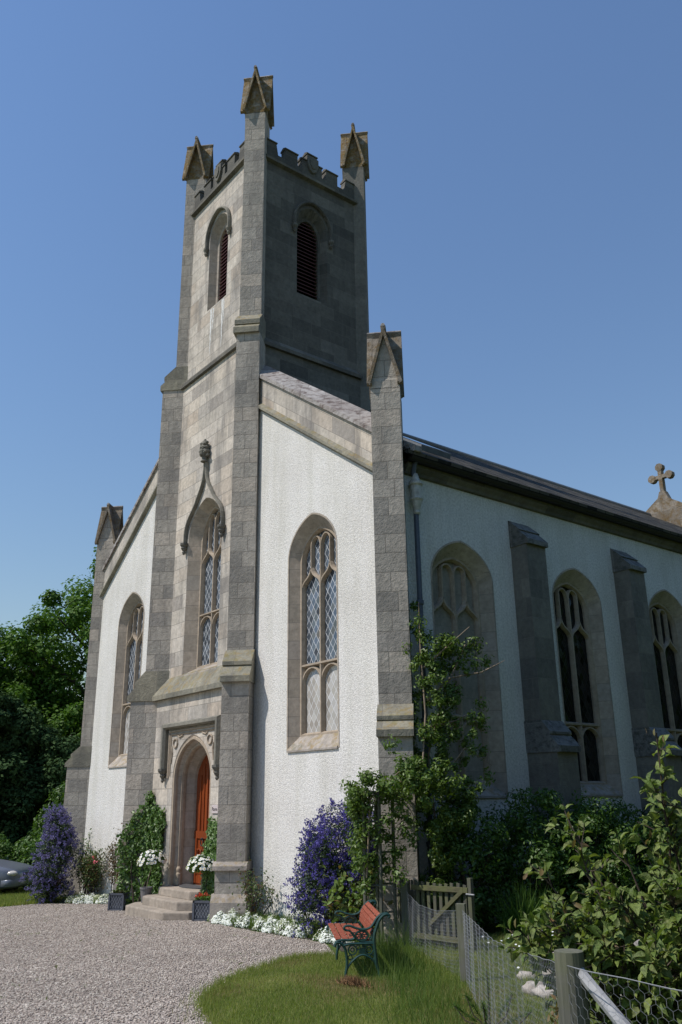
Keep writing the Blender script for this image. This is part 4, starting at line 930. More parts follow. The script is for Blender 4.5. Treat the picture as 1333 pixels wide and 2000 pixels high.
# ================================================================== PLANTS
def bush(name, loc, label, cat, parts, group=None):
    t = thing(name, loc, label, cat, group)
    for nm, tpl, P, N, S, mat, kw in parts: scatter(nm, tpl, P, N, S, mat, t, **kw)
    return t
def stems(parent, base, tips, mat, r0=.03, r1=.008, name='stems', wob=.1, sides=5):
    mb = MB()
    for tp in tips:
        b = Vector(base)+Vector((random.uniform(-.08, .08), random.uniform(-.08, .08), 0)); e = Vector(tp); m = (b+e)/2+Vector((random.uniform(-wob, wob), random.uniform(-wob, wob), random.uniform(0, wob)))
        mb.tube([b, (b+m)/2+Vector((0, 0, .02)), m, (m+e)/2, e], [r0, r0*.8, r0*.6, (r0+r1)/3, r1], sides)
    return mb.build(name, mat, parent)
def ceanothus(x, y, rad, h, label, mat, n, lean=(0, 0), seed=3, taper=.72):
    g = G(x); t = thing('ceanothus', (x, y, g), label, 'shrub', 'ceanothus shrubs by the church wall'); rg = np.random.default_rng(seed)
    m = 64; zz = np.sort(rg.random(m)**.85); az = rg.uniform(0, 2*math.pi, m); prof = np.where(zz < .3, .85+.5*zz, 1.0-(np.clip(zz-.3, 0, 1)/.7)**1.8*taper)
    rr = rad*prof*(.45+.5*rg.random(m)); LC = np.column_stack([x+rr*np.cos(az)+lean[0]*zz, y+rr*np.sin(az)*.85+lean[1]*zz, g+.16+zz*(h-.26)]); LR = (.15+.15*rg.random(m))*(1.1-.35*zz)
    i_ = RNG.integers(0, m, n); d = unit(sphere_dirs(n)+np.array([0, 0, .3])); C = LC[i_]+d*LR[i_][:, None]; O = unit(d+RNG.normal(size=d.shape)*.35)
    C[:, 2] = np.maximum(C[:, 2], g+.05); keep = RNG.random(n) < (.7+.3*np.sin(C[:, 2]*9+C[:, 0]*11)**2); C, O = C[keep], O[keep]; n = len(C)
    k = 26; u = RNG.random((n, k)); ln = (.05+.08*RNG.random(n))[:, None, None]     # each panicle is a little cone of florets
    pts = (C[:, None, :]+O[:, None, :]*(u[..., None]*ln)+RNG.normal(size=(n, k, 3))*(.020*(1.15-u))[..., None]).reshape(-1, 3)
    scatter('blossom', 'floret', pts, RNG.normal(size=pts.shape)+np.repeat(O, k, 0), .010+.010*RNG.random(len(pts)), mat, t)
    q = 19000; i_ = RNG.integers(0, m, q); d = sphere_dirs(q); P = LC[i_]+d*(LR[i_]*(.5+.55*RNG.random(q)))[:, None]; P[:, 2] = np.maximum(P[:, 2], g+.03)
    scatter('foliage', 'leaf', P, d+RNG.normal(size=(q, 3))*.6, .03+.018*RNG.random(q), M['leaf_cean'], t)
    stems(t, (x, y, g), [tuple(C[a]) for a in RNG.integers(0, n, 16)], M['twig_dark'], .025)
    return t
ceanothus(-6.62, -1.0, .50, 2.0, 'tall lilac blue flowering shrub left of the ivy and door', M['flower_blue_pale'], 2000, seed=5)
ceanothus(3.62, -.6, .64, 1.74, 'deep violet blue flowering shrub behind the bench', M['flower_blue'], 2150, lean=(.12, .1), seed=8, taper=.4)

# ivy against the tower
def on_plane(uvpts, fn, jit=.05):
    return np.array([fn(u, v, RNG.random()*jit+.015) for u, v in uvpts])
ivy = thing('ivy', (-2.9, -.5, G(-2.9)), 'dense green ivy growing up the tower left of the door', 'ivy')
n_, e_ = np.array([S2, -S2, 0]), np.array([S2, S2, 0]); Pp = []; Nn = []
IV = [(-.8, -.12), (-.86, .6), (-.9, 1.2), (-.8, 1.45), (-.66, 1.6), (-.55, 1.82), (-.4, 1.9), (-.26, 2.06), (0.1, 2.14), (.1, -.12)]          # on the buttress flank
IVW = [(-3.0, -.1), (-3.0, 2.2), (-2.87, 2.1), (-2.76, 1.85), (-2.62, 1.9), (-2.5, 1.78), (-2.36, 1.82), (-2.28, 1.62), (-2.33, 1.2), (-2.4, .8), (-2.3, .4), (-2.28, -.1)]
q = area_pts(9500, -1.1, .1, -.15, 2.3, IV); q = q+RNG.normal(0, .035, q.shape); q = q[(RNG.random(len(q)) < .62+.38*np.sin(q[:, 0]*13+q[:, 1]*9)*np.sin(q[:, 1]*15))]
for (a_, z) in q:
    thick = .02+(.05+.09*math.sin(a_*9+z*7)**2)*RNG.random()*min(1.2, (2.3-z)); Pp.append(np.array([-3.0, 0, 0])+n_*(.27+thick)+np.array([S2, S2, 0])*a_+np.array([0, 0, z])); Nn.append(n_+[0, 0, .35])
q = area_pts(13500, -3.0, -2.2, -.15, 2.3, IVW); q = q+RNG.normal(0, .03, q.shape); q = q[(RNG.random(len(q)) < .62+.38*np.sin(q[:, 0]*15+q[:, 1]*8)*np.sin(q[:, 1]*14))]
for (a_, z) in q:
    thick = .02+(.05+.10*math.sin(a_*11+z*6)**2)*RNG.random(); Pp.append(np.array([a_, PY-thick, z])); Nn.append(np.array([.25, -1, .35]))
Pp = np.array(Pp); Nn = np.array(Nn)+RNG.normal(size=(len(Nn), 3))*.6
scatter('foliage', 'round', Pp, Nn, .045+.045*RNG.random(len(Pp)), M['leaf_ivy'], ivy, tdir=np.array([0, 0, -1.0]))
ivy2 = thing('ivy', (-.3, -.42, 0), 'narrow strip of ivy between the door and the buttress', 'ivy')
IW2 = [(-.52, .3), (-.5, .9), (-.44, 1.2), (-.36, 1.32), (-.3, 1.72), (-.2, 1.62), (.05, 1.6), (.1, .2)]
q = area_pts(5200, -.6, .15, .1, 1.8, IW2); q = q+RNG.normal(0, .03, q.shape); Pp = np.array([[a_, PY-.02-.12*RNG.random(), z] for a_, z in q])
scatter('foliage', 'round', Pp, np.array([.3, -1, .4])+RNG.normal(size=(len(Pp), 3))*.45, .055+.03*RNG.random(len(Pp)), M['leaf_ivy'], ivy2, tdir=np.array([0, 0, -1.2]))
stems(ivy, (-2.9, -.6, G(-2.9)), [(-2.75, -.42, 1.5), (-3.2, -.62, 1.2), (-2.5, -.42, 1.2)], M['twig_dark'], .02)
stems(ivy2, (-.25, -.42, 0), [(-.2, -.4, 1.5), (-.35, -.4, 1.0)], M['twig_dark'], .015)

# white alyssum cushions
def alyssum(x, y, rx, ry, label, rz=0.0, dens=1.0):
    g = G(x); t = thing('alyssum_cushion', (x, y, g), label, 'flowers', 'white alyssum cushions along the bed')
    n = int(6400*dens*rx*ry/.09); d = sphere_dirs(n); d[:, 2] = np.abs(d[:, 2]); k = .8+.2*RNG.random(n)
    lump = .75+.5*np.sin(d[:, 0]*6+x*5)*np.cos(d[:, 1]*7+x)+.25*RNG.random(n); k = k*(.75+.4*np.abs(np.sin(np.arctan2(d[:, 1], d[:, 0])*3.5+x)))
    P = np.column_stack([d[:, 0]*rx*k*1.08, d[:, 1]*ry*k*1.05, .02+np.abs(d[:, 2]*.15*k*lump)]); c, s = math.cos(rz), math.sin(rz)
    P = np.column_stack([P[:, 0]*c-P[:, 1]*s+x, P[:, 0]*s+P[:, 1]*c+y, P[:, 2]+g])
    m = RNG.random(n) < .55+.2*np.sin(P[:, 0]*14)*np.cos(P[:, 1]*17)
    scatter('blossom', 'floret', P[m], d[m]+[0, 0, .5]+RNG.normal(size=(m.sum(), 3))*.4, .015+.014*RNG.random(m.sum()), M['flower_white'], t)
    scatter('foliage', 'leaf', P[~m]-[0, 0, .025], d[~m]+[0, 0, .3]+RNG.normal(size=((~m).sum(), 3))*.6, .035, M['leaf_bright'], t)
alyssum(-5.75, -.55, .42, .26, 'white alyssum cushion at the foot of the lilac shrub', .4)
alyssum(-5.1, -.22, .5, .26, 'wide white alyssum mat beside the left square planter', .4)
alyssum(.72, -.66, .48, .22, 'thick white alyssum cushion at the foot of the tower buttress', -.15, 1.2)
alyssum(1.55, -.72, .26, .2, 'small white alyssum tuft below the rose bush', -.1)
alyssum(2.35, -.82, .40, .2, 'white alyssum mat left of the violet shrub', -.1)
alyssum(3.1, -.92, .36, .18, 'white alyssum spilling under the violet shrub', 0, .8)
alyssum(4.2, -1.0, .34, .18, 'white alyssum tuft beside the bench arm', 0, .8)
P = area_pts(9000, .3, 5.0, -1.0, -.05, [(.3, -.1), (.35, -.7), (1.55, -.9), (2.5, -1.0), (3.3, -1.0), (4.1, -1.0), (4.9, -1.0), (4.4, -.1)])
o = blades('bed_greenery', P, .06+.16*RNG.random(len(P)), .014, M['grass_long'], .5, kind='stuff'); o['label'] = 'low green growth in the flower bed'
P = area_pts(5000, -7.0, -3.4, -.8, -.05, [(-7.0, -.1), (-7.0, -.5), (-6.0, -.9), (-5.7, -.74), (-4.9, -.31), (-3.4, -.31), (-3.4, -.1)])
o = blades('bed_greenery', P, .06+.16*RNG.random(len(P)), .014, M['grass_long'], .5, kind='stuff'); o['label'] = 'low green growth in the flower bed'

def rose(x, y, r, h, label, mat, nst=7, nl=420, flowers=None, spread=1.0, sz=.055, cat='rose bush', group=None):
    g = G(x); t = thing('rose_bush', (x, y, g), label, cat, group); tips = []
    for k in range(nst):
        a = 2*math.pi*k/nst+random.random(); q = r*(.3+.7*random.random())*spread; tips.append((x+q*math.cos(a), y+q*math.sin(a)*.6, g+h*(.6+.4*random.random())))
    stems(t, (x, y, g), tips, M['twig_dark'], .012, .004)
    tp = np.array(tips); i = RNG.integers(0, nst, nl); u = RNG.random(nl)**.6
    P = np.array([x, y, g])+(tp[i]-np.array([x, y, g]))*(.3+.72*u[:, None])+RNG.normal(size=(nl, 3))*(.04+.11*r)
    P[:, 2] = np.maximum(P[:, 2], g+.03)
    scatter('foliage', 'broad', P, RNG.normal(size=(nl, 3))*.7+[0, -.3, .8], sz*(.7+.6*RNG.random(nl)), mat, t)
    if flowers is not None:
        fp = np.array(flowers, float); k = 10; q = np.repeat(fp, k, 0)+RNG.normal(size=(len(fp)*k, 3))*.022
        scatter('blossom', 'round', q, RNG.normal(size=q.shape)+[0, -.5, .6], .05, M['flower_pink'], t)
    return t
rose(-5.95, -.35, .42, 1.15, 'green rose bush with one pink bloom by the wall', M['leaf_rose'], 11, 2100, [(-5.55, -.5, .80), (-5.45, -.5, .7)], sz=.06)
rose(-6.6, -.2, .35, 1.55, 'dark leaved climbing rose leaning on the left wall', M['leaf_hedge'], 8, 1100, sz=.06)
rose(-4.9, -.22, .32, 1.55, 'bronze leaved climbing rose on the white wall', M['leaf_bronze'], 8, 1150, sz=.055)
rose(-4.2, -.3, .35, .8, 'bronze rose bush behind the left planter', M['leaf_bronze'], 9, 1500, sz=.05)
rose(1.25, -.42, .45, .92, 'rose bush with red tips beside the tower buttress', M['leaf_rose'], 9, 620, sz=.055)
rose(2.75, -.42, .22, .85, 'slim young rose against the white wall', M['leaf_rose'], 4, 130, sz=.055)
t = rose(4.25, -.72, .62, .95, 'lime green shrub in front of the violet flowers', M['leaf_lime'], 10, 950, sz=.10, cat='shrub')
t.name = 'leafy_shrub'

# rose arch and climber at the corner of the church
arch_t = thing('garden_arch', (5.2, -.95, G(5.2)), 'weathered wooden garden arch under the climber', 'garden arch')
AP = [(5.0, -1.1), (5.15, -.95), (4.9, -.8), (5.05, -.62)]
for x, y in AP:
    mb = MB(); mb.tube([(x, y, G(x)-.05), (x+.01, y, 1.1), (x, y+.01, 2.1)], .026, 6); mb.build('pole', M['post'], arch_t)
mb = MB()
for z in (.55, .9, 1.3, 1.7): mb.tube([(AP[0][0], AP[0][1], z), (AP[1][0], AP[1][1], z)], .014, 5); mb.tube([(AP[2][0], AP[2][1], z), (AP[3][0], AP[3][1], z)], .014, 5)
for a, b in ((0, 2), (1, 3), (0, 1), (2, 3)): mb.tube([(*AP[a], 2.08), (*AP[b], 2.08)], .02, 5)
build_pieces(mb, 'crossbar', M['post'], arch_t)
clb = thing('climber', (5.1, -.4, G(5.1)), 'leafy climber over the garden arch and up the side wall', 'climbing plant')
cen = []
def along(p, q, n, s):
    p, q = np.array(p), np.array(q)
    for i in range(n): cen.append(p+(q-p)*(i+.5)/n+RNG.normal(size=3)*s)
along((5.05, -1.05, .9), (5.0, -1.1, 2.1), 16, .13); along((5.3, -.75, 1.0), (5.3, -.8, 2.2), 14, .12); along((4.9, -1.15, 2.0), (5.4, -.75, 2.25), 14, .13)
along((5.2, -.9, 2.2), (5.4, -.35, 2.55), 12, .14); along((5.3, -.5, 2.35), (5.35, .1, 2.1), 14, .16); along((5.2, .0, 1.6), (5.1, .3, 3.0), 26, .2); along((5.1, .1, 2.3), (5.4, .6, 1.7), 16, .2)
along((4.95, .2, 2.8), (4.95, .25, 4.2), 22, .14); along((4.9, .2, 4.0), (4.85, .25, 4.9), 11, .1); along((5.05, .5, 3.5), (5.1, .9, 4.35), 12, .14)
along((5.0, .35, 4.3), (5.2, 1.25, 4.3), 8, .08); along((5.1, .8, 4.0), (5.3, 1.4, 4.05), 4, .06); along((5.1, .5, 2.6), (5.2, 1.1, 2.9), 9, .14); along((5.1, .6, 3.2), (5.2, 1.0, 3.1), 6, .12)
along((5.05, .15, .7), (5.1, .25, 2.4), 30, .17); along((5.1, .3, 1.4), (5.3, .9, 2.2), 24, .2); along((5.0, -1.1, 1.0), (5.0, -1.15, 2.2), 16, .13); along((5.2, -.7, 2.1), (5.4, -.2, 2.4), 12, .13); along((4.95, .2, 2.6), (5.1, .5, 3.6), 16, .14); along((5.0, .3, 3.9), (5.1, .7, 4.4), 8, .1); along((4.85, -.95, 1.2), (4.8, -1.0, 2.1), 12, .1)
cen = np.array(cen); P, N = clumps(cen, .09+.08*RNG.random(len(cen)), 74, up=.4, fill=.8)
scatter('foliage', 'broad', P, N, .042+.036*RNG.random(len(P)), M['leaf_climber'], clb)
mb = MB()
for pts in ([(5.2, -.6, 2.2), (5.15, -.1, 2.4), (5.0, .15, 3.2), (4.9, .2, 4.2), (4.85, .25, 4.95)], [(4.95, .25, .1), (5.0, .3, 1.2), (4.95, .22, 2.6), (5.05, .5, 3.5), (5.15, .95, 4.3), (5.2, 1.3, 4.35)], [(4.98, .22, 3.4), (5.1, .6, 3.75), (5.3, 1.1, 3.85), (5.45, 1.5, 4.05)], [(5.0, -1.0, .15), (5.05, -1.1, 1.0), (5.1, -1.05, 2.0), (5.3, -.6, 2.4)], [(5.05, .3, 2.2), (5.25, .7, 2.7), (5.35, 1.15, 2.45)], [(5.0, .2, 3.0), (5.2, .6, 3.1), (5.3, 1.0, 3.3)], [(4.96, .2, 3.9), (5.15, .5, 4.2), (5.3, .9, 4.55)]):
    mb.tube(pts, [.02]+[.013]*(len(pts)-2)+[.005], 5)
mb.build('stems', M['twig'], clb)

# dark shrubs along the side wall
def shrub(name, x, y, radii, label, mat, n_cl, per, leaf=.07, cr=.22, group=None, cat='shrub', tpl='broad', zc_=None, up=.4):
    g = G(x); t = thing(name, (x, y, g), label, cat, group)
    zc_ = radii[2]*.5 if zc_ is None else zc_
    cen = blob((x, y, g+zc_), radii, n_cl, .5); cen = cen[cen[:, 2] > g+.05]
    P, N = clumps(cen, cr*(.6+.6*RNG.random(len(cen))), per, up=up); P[:, 2] = np.maximum(P[:, 2], g+.01)
    scatter('foliage', tpl, P, N, leaf*(.7+.6*RNG.random(len(P))), mat, t)
    stems(t, (x, y, g), [tuple(c) for c in cen[RNG.integers(0, len(cen), 10)]], M['twig_dark'], .04, .012)
    return t
GR = 'dark shrubs along the side wall'
shrub('wall_shrub', 5.1, .75, (.55, .6, 1.1), 'dark shrub below the climber at the church corner', M['leaf_hedge'], 90, 90, .065, .2, GR, zc_=.85)
shrub('wall_shrub', 5.35, 2.1, (.7, .85, 1.15), 'broad dark shrub under the blind window', M['leaf_hedge'], 140, 90, .065, .22, GR, zc_=.85)
shrub('wall_shrub', 5.6, 3.7, (.75, .85, 1.0), 'dark shrub in front of the first side buttress', M['leaf_hedge'], 130, 80, .065, .22, GR, zc_=.75)
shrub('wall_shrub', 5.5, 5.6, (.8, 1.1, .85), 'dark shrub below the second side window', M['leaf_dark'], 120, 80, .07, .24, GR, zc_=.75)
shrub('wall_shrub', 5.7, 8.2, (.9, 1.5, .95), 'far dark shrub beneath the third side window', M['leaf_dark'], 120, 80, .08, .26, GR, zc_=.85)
shrub('wall_shrub', 5.75, 2.9, (.6, .6, .95), 'dark shrub between the blind window and the first buttress', M['leaf_hedge'], 100, 90, .06, .2, GR, zc_=.85)
t = thing('iris_clump', (5.9, 1.0, G(5.9)), 'strappy leaved clump beside the wooden gate', 'plant'); P = np.column_stack([RNG.normal(5.9, .12, 420), RNG.normal(1.0, .12, 420)])
blades('leaves', P, .4+.4*RNG.random(420), .025, M['leaf_hedge'], .7, parent=t)

# the big viburnum in the right foreground
VO = np.array([.07, .06, -.03])
vib = thing('viburnum_bush', (11.75, -4.55, G(11.75)), 'large olive leaved bush in the right foreground', 'bush')
branches = []; base = np.array([11.75, -4.45, G(11.75)])
tipl = [((11.08, -5.2, 1.36), 1.1), ((11.15, -5.0, 1.62), .35), ((11.25, -4.8, 1.76), .35), ((11.5, -4.9, 1.5), .9), ((11.05, -4.62, 1.90), .3), ((11.72, -4.72, 1.66), .8), ((11.76, -4.75, 2.02), .8), ((11.79, -4.76, 2.34), .5), ((11.95, -4.7, 1.9), 1), ((12.1, -4.7, 2.1), .9),
        ((11.35, -5.0, 1.45), 1), ((11.6, -4.95, 1.5), 1), ((11.85, -4.9, 1.55), 1), ((12.1, -4.85, 1.6), 1), ((11.3, -5.1, 1.38), .9), ((11.55, -5.05, 1.34), .9), ((11.8, -5.0, 1.3), 1), ((12.05, -4.95, 1.3), 1), ((11.65, -4.9, 1.12), .4), ((11.9, -4.85, 1.05), .5), ((12.1, -4.8, 1.0), .6), ((11.45, -4.95, 1.3), .8), ((11.2, -5.1, 1.36), .9),
        ((11.5, -4.3, 1.5), .6), ((12.0, -4.3, 1.7), .8), ((11.7, -4.0, 1.3), .5), ((12.3, -4.4, 1.9), 1), ((12.4, -4.7, 1.5), 1), ((12.3, -4.9, 1.1), 1), ((11.75, -4.75, .9), .35), ((12.0, -4.7, .8), .4), ((11.42, -4.62, 1.7), .25), ((11.6, -4.6, 1.8), .3), ((12.15, -4.72, 1.78), .9), ((11.2, -5.05, 1.45), .8)]
mb = MB(); CP = []; CT = []; CS = []; tipP = []; tipT = []
for tp, k in tipl:
    tp = np.array(tp)+VO; mid = base+(tp-base)*.5+np.array([0, 0, .12])+RNG.normal(size=3)*.05
    pts = bez(tuple(base+RNG.normal(size=3)*[.1, .1, 0]), tuple(base+(mid-base)*.6), tuple(mid), tuple(tp), 8)
    mb.tube(pts, [.018-.0018*i for i in range(9)], 5)
    pa = np.array(pts); dirs = unit(np.gradient(pa, axis=0))
    for _ in range(int(62*k)):
        u = min(7.999, 8*(.08+.92*RNG.random()**.6)); i = int(u); p = pa[i]+(pa[min(8, i+1)]-pa[i])*(u-i)
        td = unit((dirs[i]*.7+RNG.normal(size=3)*.75+np.array([-.05, -.1, .25]))[None])[0]; p2 = p+td*(.06+.13*RNG.random())
        mb.tube([tuple(p), tuple((p+p2)/2+RNG.normal(size=3)*.008), tuple(p2)], [.0045, .0035, .002], 3, cap=False)
        a_ = td.copy(); q_ = unit(np.cross(a_, RNG.normal(size=3))[None])[0]; w_ = np.cross(a_, q_); sz = .85+.3*RNG.random()
        for m_ in range(RNG.integers(4, 8)):
            f_l = .25+.75*RNG.random(); an = m_*2.4+RNG.normal()*.4; rad_ = q_*math.cos(an)+w_*math.sin(an)
            ld = unit((td*(.35+.5*f_l)+rad_*.95+np.array([0, 0, -.22]))[None])[0]; L__ = (.038+.045*RNG.random())*sz
            CP.append(p+(p2-p)*f_l+ld*L__*.62); CT.append(ld); CS.append(L__)
    for _ in range(3):
        tipP.append(tp+RNG.normal(size=3)*.03); tipT.append(unit((dirs[-1]*.6+RNG.normal(size=3)*.7+[0, 0, .5])[None])[0])
mb.build('branches', M['twig_dark'], vib)
CP = np.array(CP); CT = np.array(CT); N = RNG.normal(size=CP.shape)*.45+[.1, -.3, .9]; N = unit(N-(N*CT).sum(1, keepdims=True)*CT)
scatter('foliage', 'curled', CP, N, np.array(CS), M['leaf_vib'], vib, T=CT, B=np.cross(N, CT), width=.75+.6*RNG.random(len(CP)))
CP = np.array(tipP); CT = np.array(tipT); N = RNG.normal(size=CP.shape)+[0, 0, .6]; N = unit(N-(N*CT).sum(1, keepdims=True)*CT)
scatter('young_leaves', 'broad', CP, N, .035+.025*RNG.random(len(CP)), M['leaf_vib_tip'], vib, T=CT, B=np.cross(N, CT))

# pine seedling
pine = thing('pine_seedling', (9.25, -3.35, G(9.25)), 'small pine seedling in the grass by the netting', 'pine seedling'); mb = MB(); NP = []; NT_ = []
for k, (dx, dy, h) in enumerate([(0, 0, .42), (.16, .1, .26), (-.15, -.1, .24), (.25, .2, .14), (-.22, -.16, .16), (.08, -.15, .22)]):
    a = np.array([9.25, -3.35, G(9.25)]); b = a+[dx, dy, h]; mb.tube([tuple(a), tuple((a+b)/2+[dx*.2, dy*.2, -.02]), tuple(b)], [.008, .006, .004], 5)
    for _ in range(170):
        u = .35+.65*RNG.random(); NP.append(a+(b-a)*u); NT_.append(unit((unit((b-a)[None])[0]*.8+RNG.normal(size=3)*.7)[None])[0])
mb.build('stem', M['bark'], pine); NP = np.array(NP); NT_ = np.array(NT_); blades('needles', NP, .055, .004, M['leaf_hedge'], parent=pine, T=NT_)

# ================================================================== FURNITURE AND FENCES
# garden bench with cast iron ends
BF = Vector((6.66, -2.74, G(6.66))); BL = Vector((-.84, .55, 0)).normalized(); BB = Vector((.55, .84, 0)).normalized(); BLEN = 1.22
bench = thing('garden_bench', tuple(BF), 'garden bench with red slats and dark green scrolled iron ends', 'bench')
def bp(u, z, l=0.0):
    if z > .36: z = .36+(z-.36)*.70
    return BF + BB*u + BL*l + Vector((0, 0, z))
def smooth(pts, n=5):
    P = [Vector((*p, 0)) for p in pts]; out = []
    for i in range(len(P)-1):
        p0, p1, p2, p3 = P[max(0, i-1)], P[i], P[i+1], P[min(len(P)-1, i+2)]
        for k in range(n):
            t = k/n; out.append(tuple((0.5*((2*p1)+(p2-p0)*t+(2*p0-5*p1+4*p2-p3)*t*t+(3*p1-p0-3*p2+p3)*t**3)).to_2d()))
    out.append(tuple(P[-1].to_2d())); return out
for l in (0.0, BLEN):
    mb = MB()
    def cast(pts, r_, sm=True, w=1.0):
        pts = smooth(pts) if sm else pts
        mb.tube([bp(u, z, l) for u, z in pts], r_, 6)
    def ring(c, r_, t, n=14): mb.tube([bp(c[0]+r_*math.cos(a), c[1]+r_*math.sin(a), l) for a in [i*2*math.pi/n for i in range(n+1)]], t, 5)
    cast([(0, 0), (.0, .06), (.015, .15), (.01, .24), (-.01, .31), (-.06, .36), (-.1, .355), (-.115, .32)], [.016]*36)
    cast([(-.115, .33), (-.09, .375), (-.03, .392), (.05, .392), (.1, .42), (.07, .49)], .014)
    cast([(.365, 0), (.35, .08), (.325, .15), (.315, .26), (.305, .36), (.31, .45), (.33, .54), (.36, .64), (.4, .71), (.445, .735), (.475, .71), (.46, .69)], .02)
    cast([(.02, .52), (-.01, .545), (0, .58), (.05, .585), (.11, .555), (.19, .53), (.26, .55), (.30, .60), (.34, .68), (.39, .735), (.445, .745)], .013)
    cast([(.07, .49), (.04, .52), (.02, .52)], .011)
    cast([(.0, .08), (.06, .17), (.16, .235), (.24, .22), (.32, .15), (.35, .08)], .012)
    cast([(-.02, .33), (.06, .345), (.18, .345), (.31, .345)], .014); cast([(.1, .42), (.18, .365), (.31, .36)], .01)
    c = (.175, .445); ring(c, .068, .011)
    for k in range(8): ring((c[0]+.043*math.cos(k*math.pi/4), c[1]+.043*math.sin(k*math.pi/4)), .017, .0055, 8)
    ring(c, .012, .009, 8)
    for c in ((.075, .285), (.25, .285)): ring(c, .045, .008); ring(c, .02, .006, 8)
    for c in ((.05, .215), (.28, .215), (.135, .31), (.20, .31)): ring(c, .022, .006, 9)
    cast([(.26, .38), (.285, .43), (.27, .49), (.295, .53)], .007); ring((.275, .40), .02, .006, 9); ring((.1, .47), .02, .006, 9); ring((.06, .46), .015, .005, 8)
    mb.extrude([bp(.14, .25, l-.006), bp(.21, .25, l-.006), bp(.20, .30, l-.006), bp(.15, .30, l-.006)], (0, 0, 0), BL*.012)
    mb.build('iron_end', M['bench_iron'], bench)
for i in range(5):
    u = -.07+i*.075; z = .40-.004*i; mb = MB(); mb.extrude([bp(u-.031, z-.011, .01), bp(u+.031, z-.011, .01), bp(u+.031, z+.011, .01), bp(u-.031, z+.011, .01)], (0, 0, 0), BL*(BLEN-.02)); mb.build('seat_slat', M['bench_wood'], bench, bevel=.004)
for i in range(5):
    a = [(.285, .47), (.292, .535), (.305, .60), (.33, .66), (.372, .71)][i]; t = [(.1, 1), (.14, 1), (.3, 1), (.5, 1), (.85, 1)][i]; t = Vector(t).normalized(); n = Vector((t.y, -t.x))
    q = [(a[0]+t.x*s1*.028+n.x*s2*.01, a[1]+t.y*s1*.028+n.y*s2*.01) for s1, s2 in ((-1, -1), (1, -1), (1, 1), (-1, 1))]
    mb = MB(); mb.extrude([bp(u, z, .01) for u, z in q], (0, 0, 0), BL*(BLEN-.02)); mb.build('back_slat', M['bench_wood'], bench, bevel=.004)
# dead grass beside the bench
t = thing('dead_grass_clump', (7.05, -2.98, G(7.05)), 'low heap of dead brown grass on the lawn before the bench', 'grass heap')
P = np.column_stack([RNG.normal(7.02, .10, 500), RNG.normal(-2.93, .035, 500)]); P = np.column_stack([P, .03*P[:, 0]+.02+.025*RNG.random(500)]); blades('stalks', P, .08, .008, M['hay'], 1.6, parent=t)

# wire netting fence with split posts
fence = thing('wire_fence', (7.7, -2.0, G(7.7)), 'sagging wire netting fence on rough wooden posts', 'fence')
def post(x, y, h, w, d, mat, rot=0.0, top=0.0):
    g = G(x); c, s = math.cos(rot), math.sin(rot); mb = MB(); n = 5
    for a, b in ((-1, -1),): pass
    Q = [(-w/2, -d/2), (w/2, -d/2), (w/2*1.02, d/2), (-w/2*.9, d/2)]
    mb.extrude([(x+c*a-s*b, y+s*a+c*b, g-.15) for a, b in Q], (0, 0, 0), (random.uniform(-.02, .02), random.uniform(-.01, .01), h+.15)); return mb.build('post', mat, fence, bevel=.006)
post(5.2, -.56, .76, .10, .05, M['post'], .6); post(7.7, -2.02, .73, .10, .05, M['post'], .45)
mb = MB(); FPX, FPY = 12.03, -5.80
mb.tube([(FPX-.03, FPY+.02, G(FPX)-.2), (FPX-.015, FPY+.01, .9), (FPX, FPY, 1.30), (FPX, FPY, 1.405)], [.064, .062, .06, .058], 14); mb.build('corner_post', M['post'], fence)
mb = MB(); mb.tube([(12.07, -5.80, 1.34), (12.3, -5.8, 1.14), (12.6, -5.78, .85), (13.0, -5.76, .4)], [.022, .026, .03, .03], 6); mb.build('brace_rail', M['post_pale'], fence)
TOPW = [((4.98, -1.02), .86), ((5.02, -.92), .76), ((5.2, -.56), .66), ((5.9, -.97), .55), ((6.7, -1.44), .56), ((7.7, -2.02), .66), ((8.7, -2.9), .70), ((9.9, -3.95), .74), ((11.1, -5.03), .88), ((12.07, -5.872), 1.0), ((12.3, -5.90), .99), ((12.6, -5.84), .96), ((13.3, -5.75), .9)]
TP = [Vector((p[0], p[1], G(p[0])+h)) for p, h in TOPW]; cum = [0]
for a, b in zip(TP, TP[1:]): cum.append(cum[-1]+(b-a).to_2d().length)
def netpt(s, t):
    """s metres along the fence, t metres below the top wire"""
    i = max(k for k in range(len(cum)-1) if cum[k] <= s+1e-9); f = (s-cum[i])/(cum[i+1]-cum[i]); p = TP[i].lerp(TP[i+1], f)
    w = .025*math.sin(s*7.3)*math.sin(t*4)+.012*math.sin(s*19+t*3)
    return Vector((p.x+.4*w, p.y-.8*w, p.z-t))
segs = []; a_ = .023; dx = a_*math.sqrt(3); dy = 1.5*a_; L_ = cum[-1]
row = 0; t0 = 0.0
while t0 < 1.02:
    s0 = (dx/2 if row % 2 else 0); s1 = s0
    while s1 < L_-dx:
        c = (s1+dx/2, t0)
        segs.append(((s1, t0), (s1+dx/2, t0-a_/2 if t0 > 0 else 0))); segs.append(((s1+dx/2, t0-a_/2 if t0 > 0 else 0), (s1+dx, t0))); segs.append(((s1, t0), (s1, t0+a_)))
        s1 += dx
    t0 += dy; row += 1
V = []; F = []
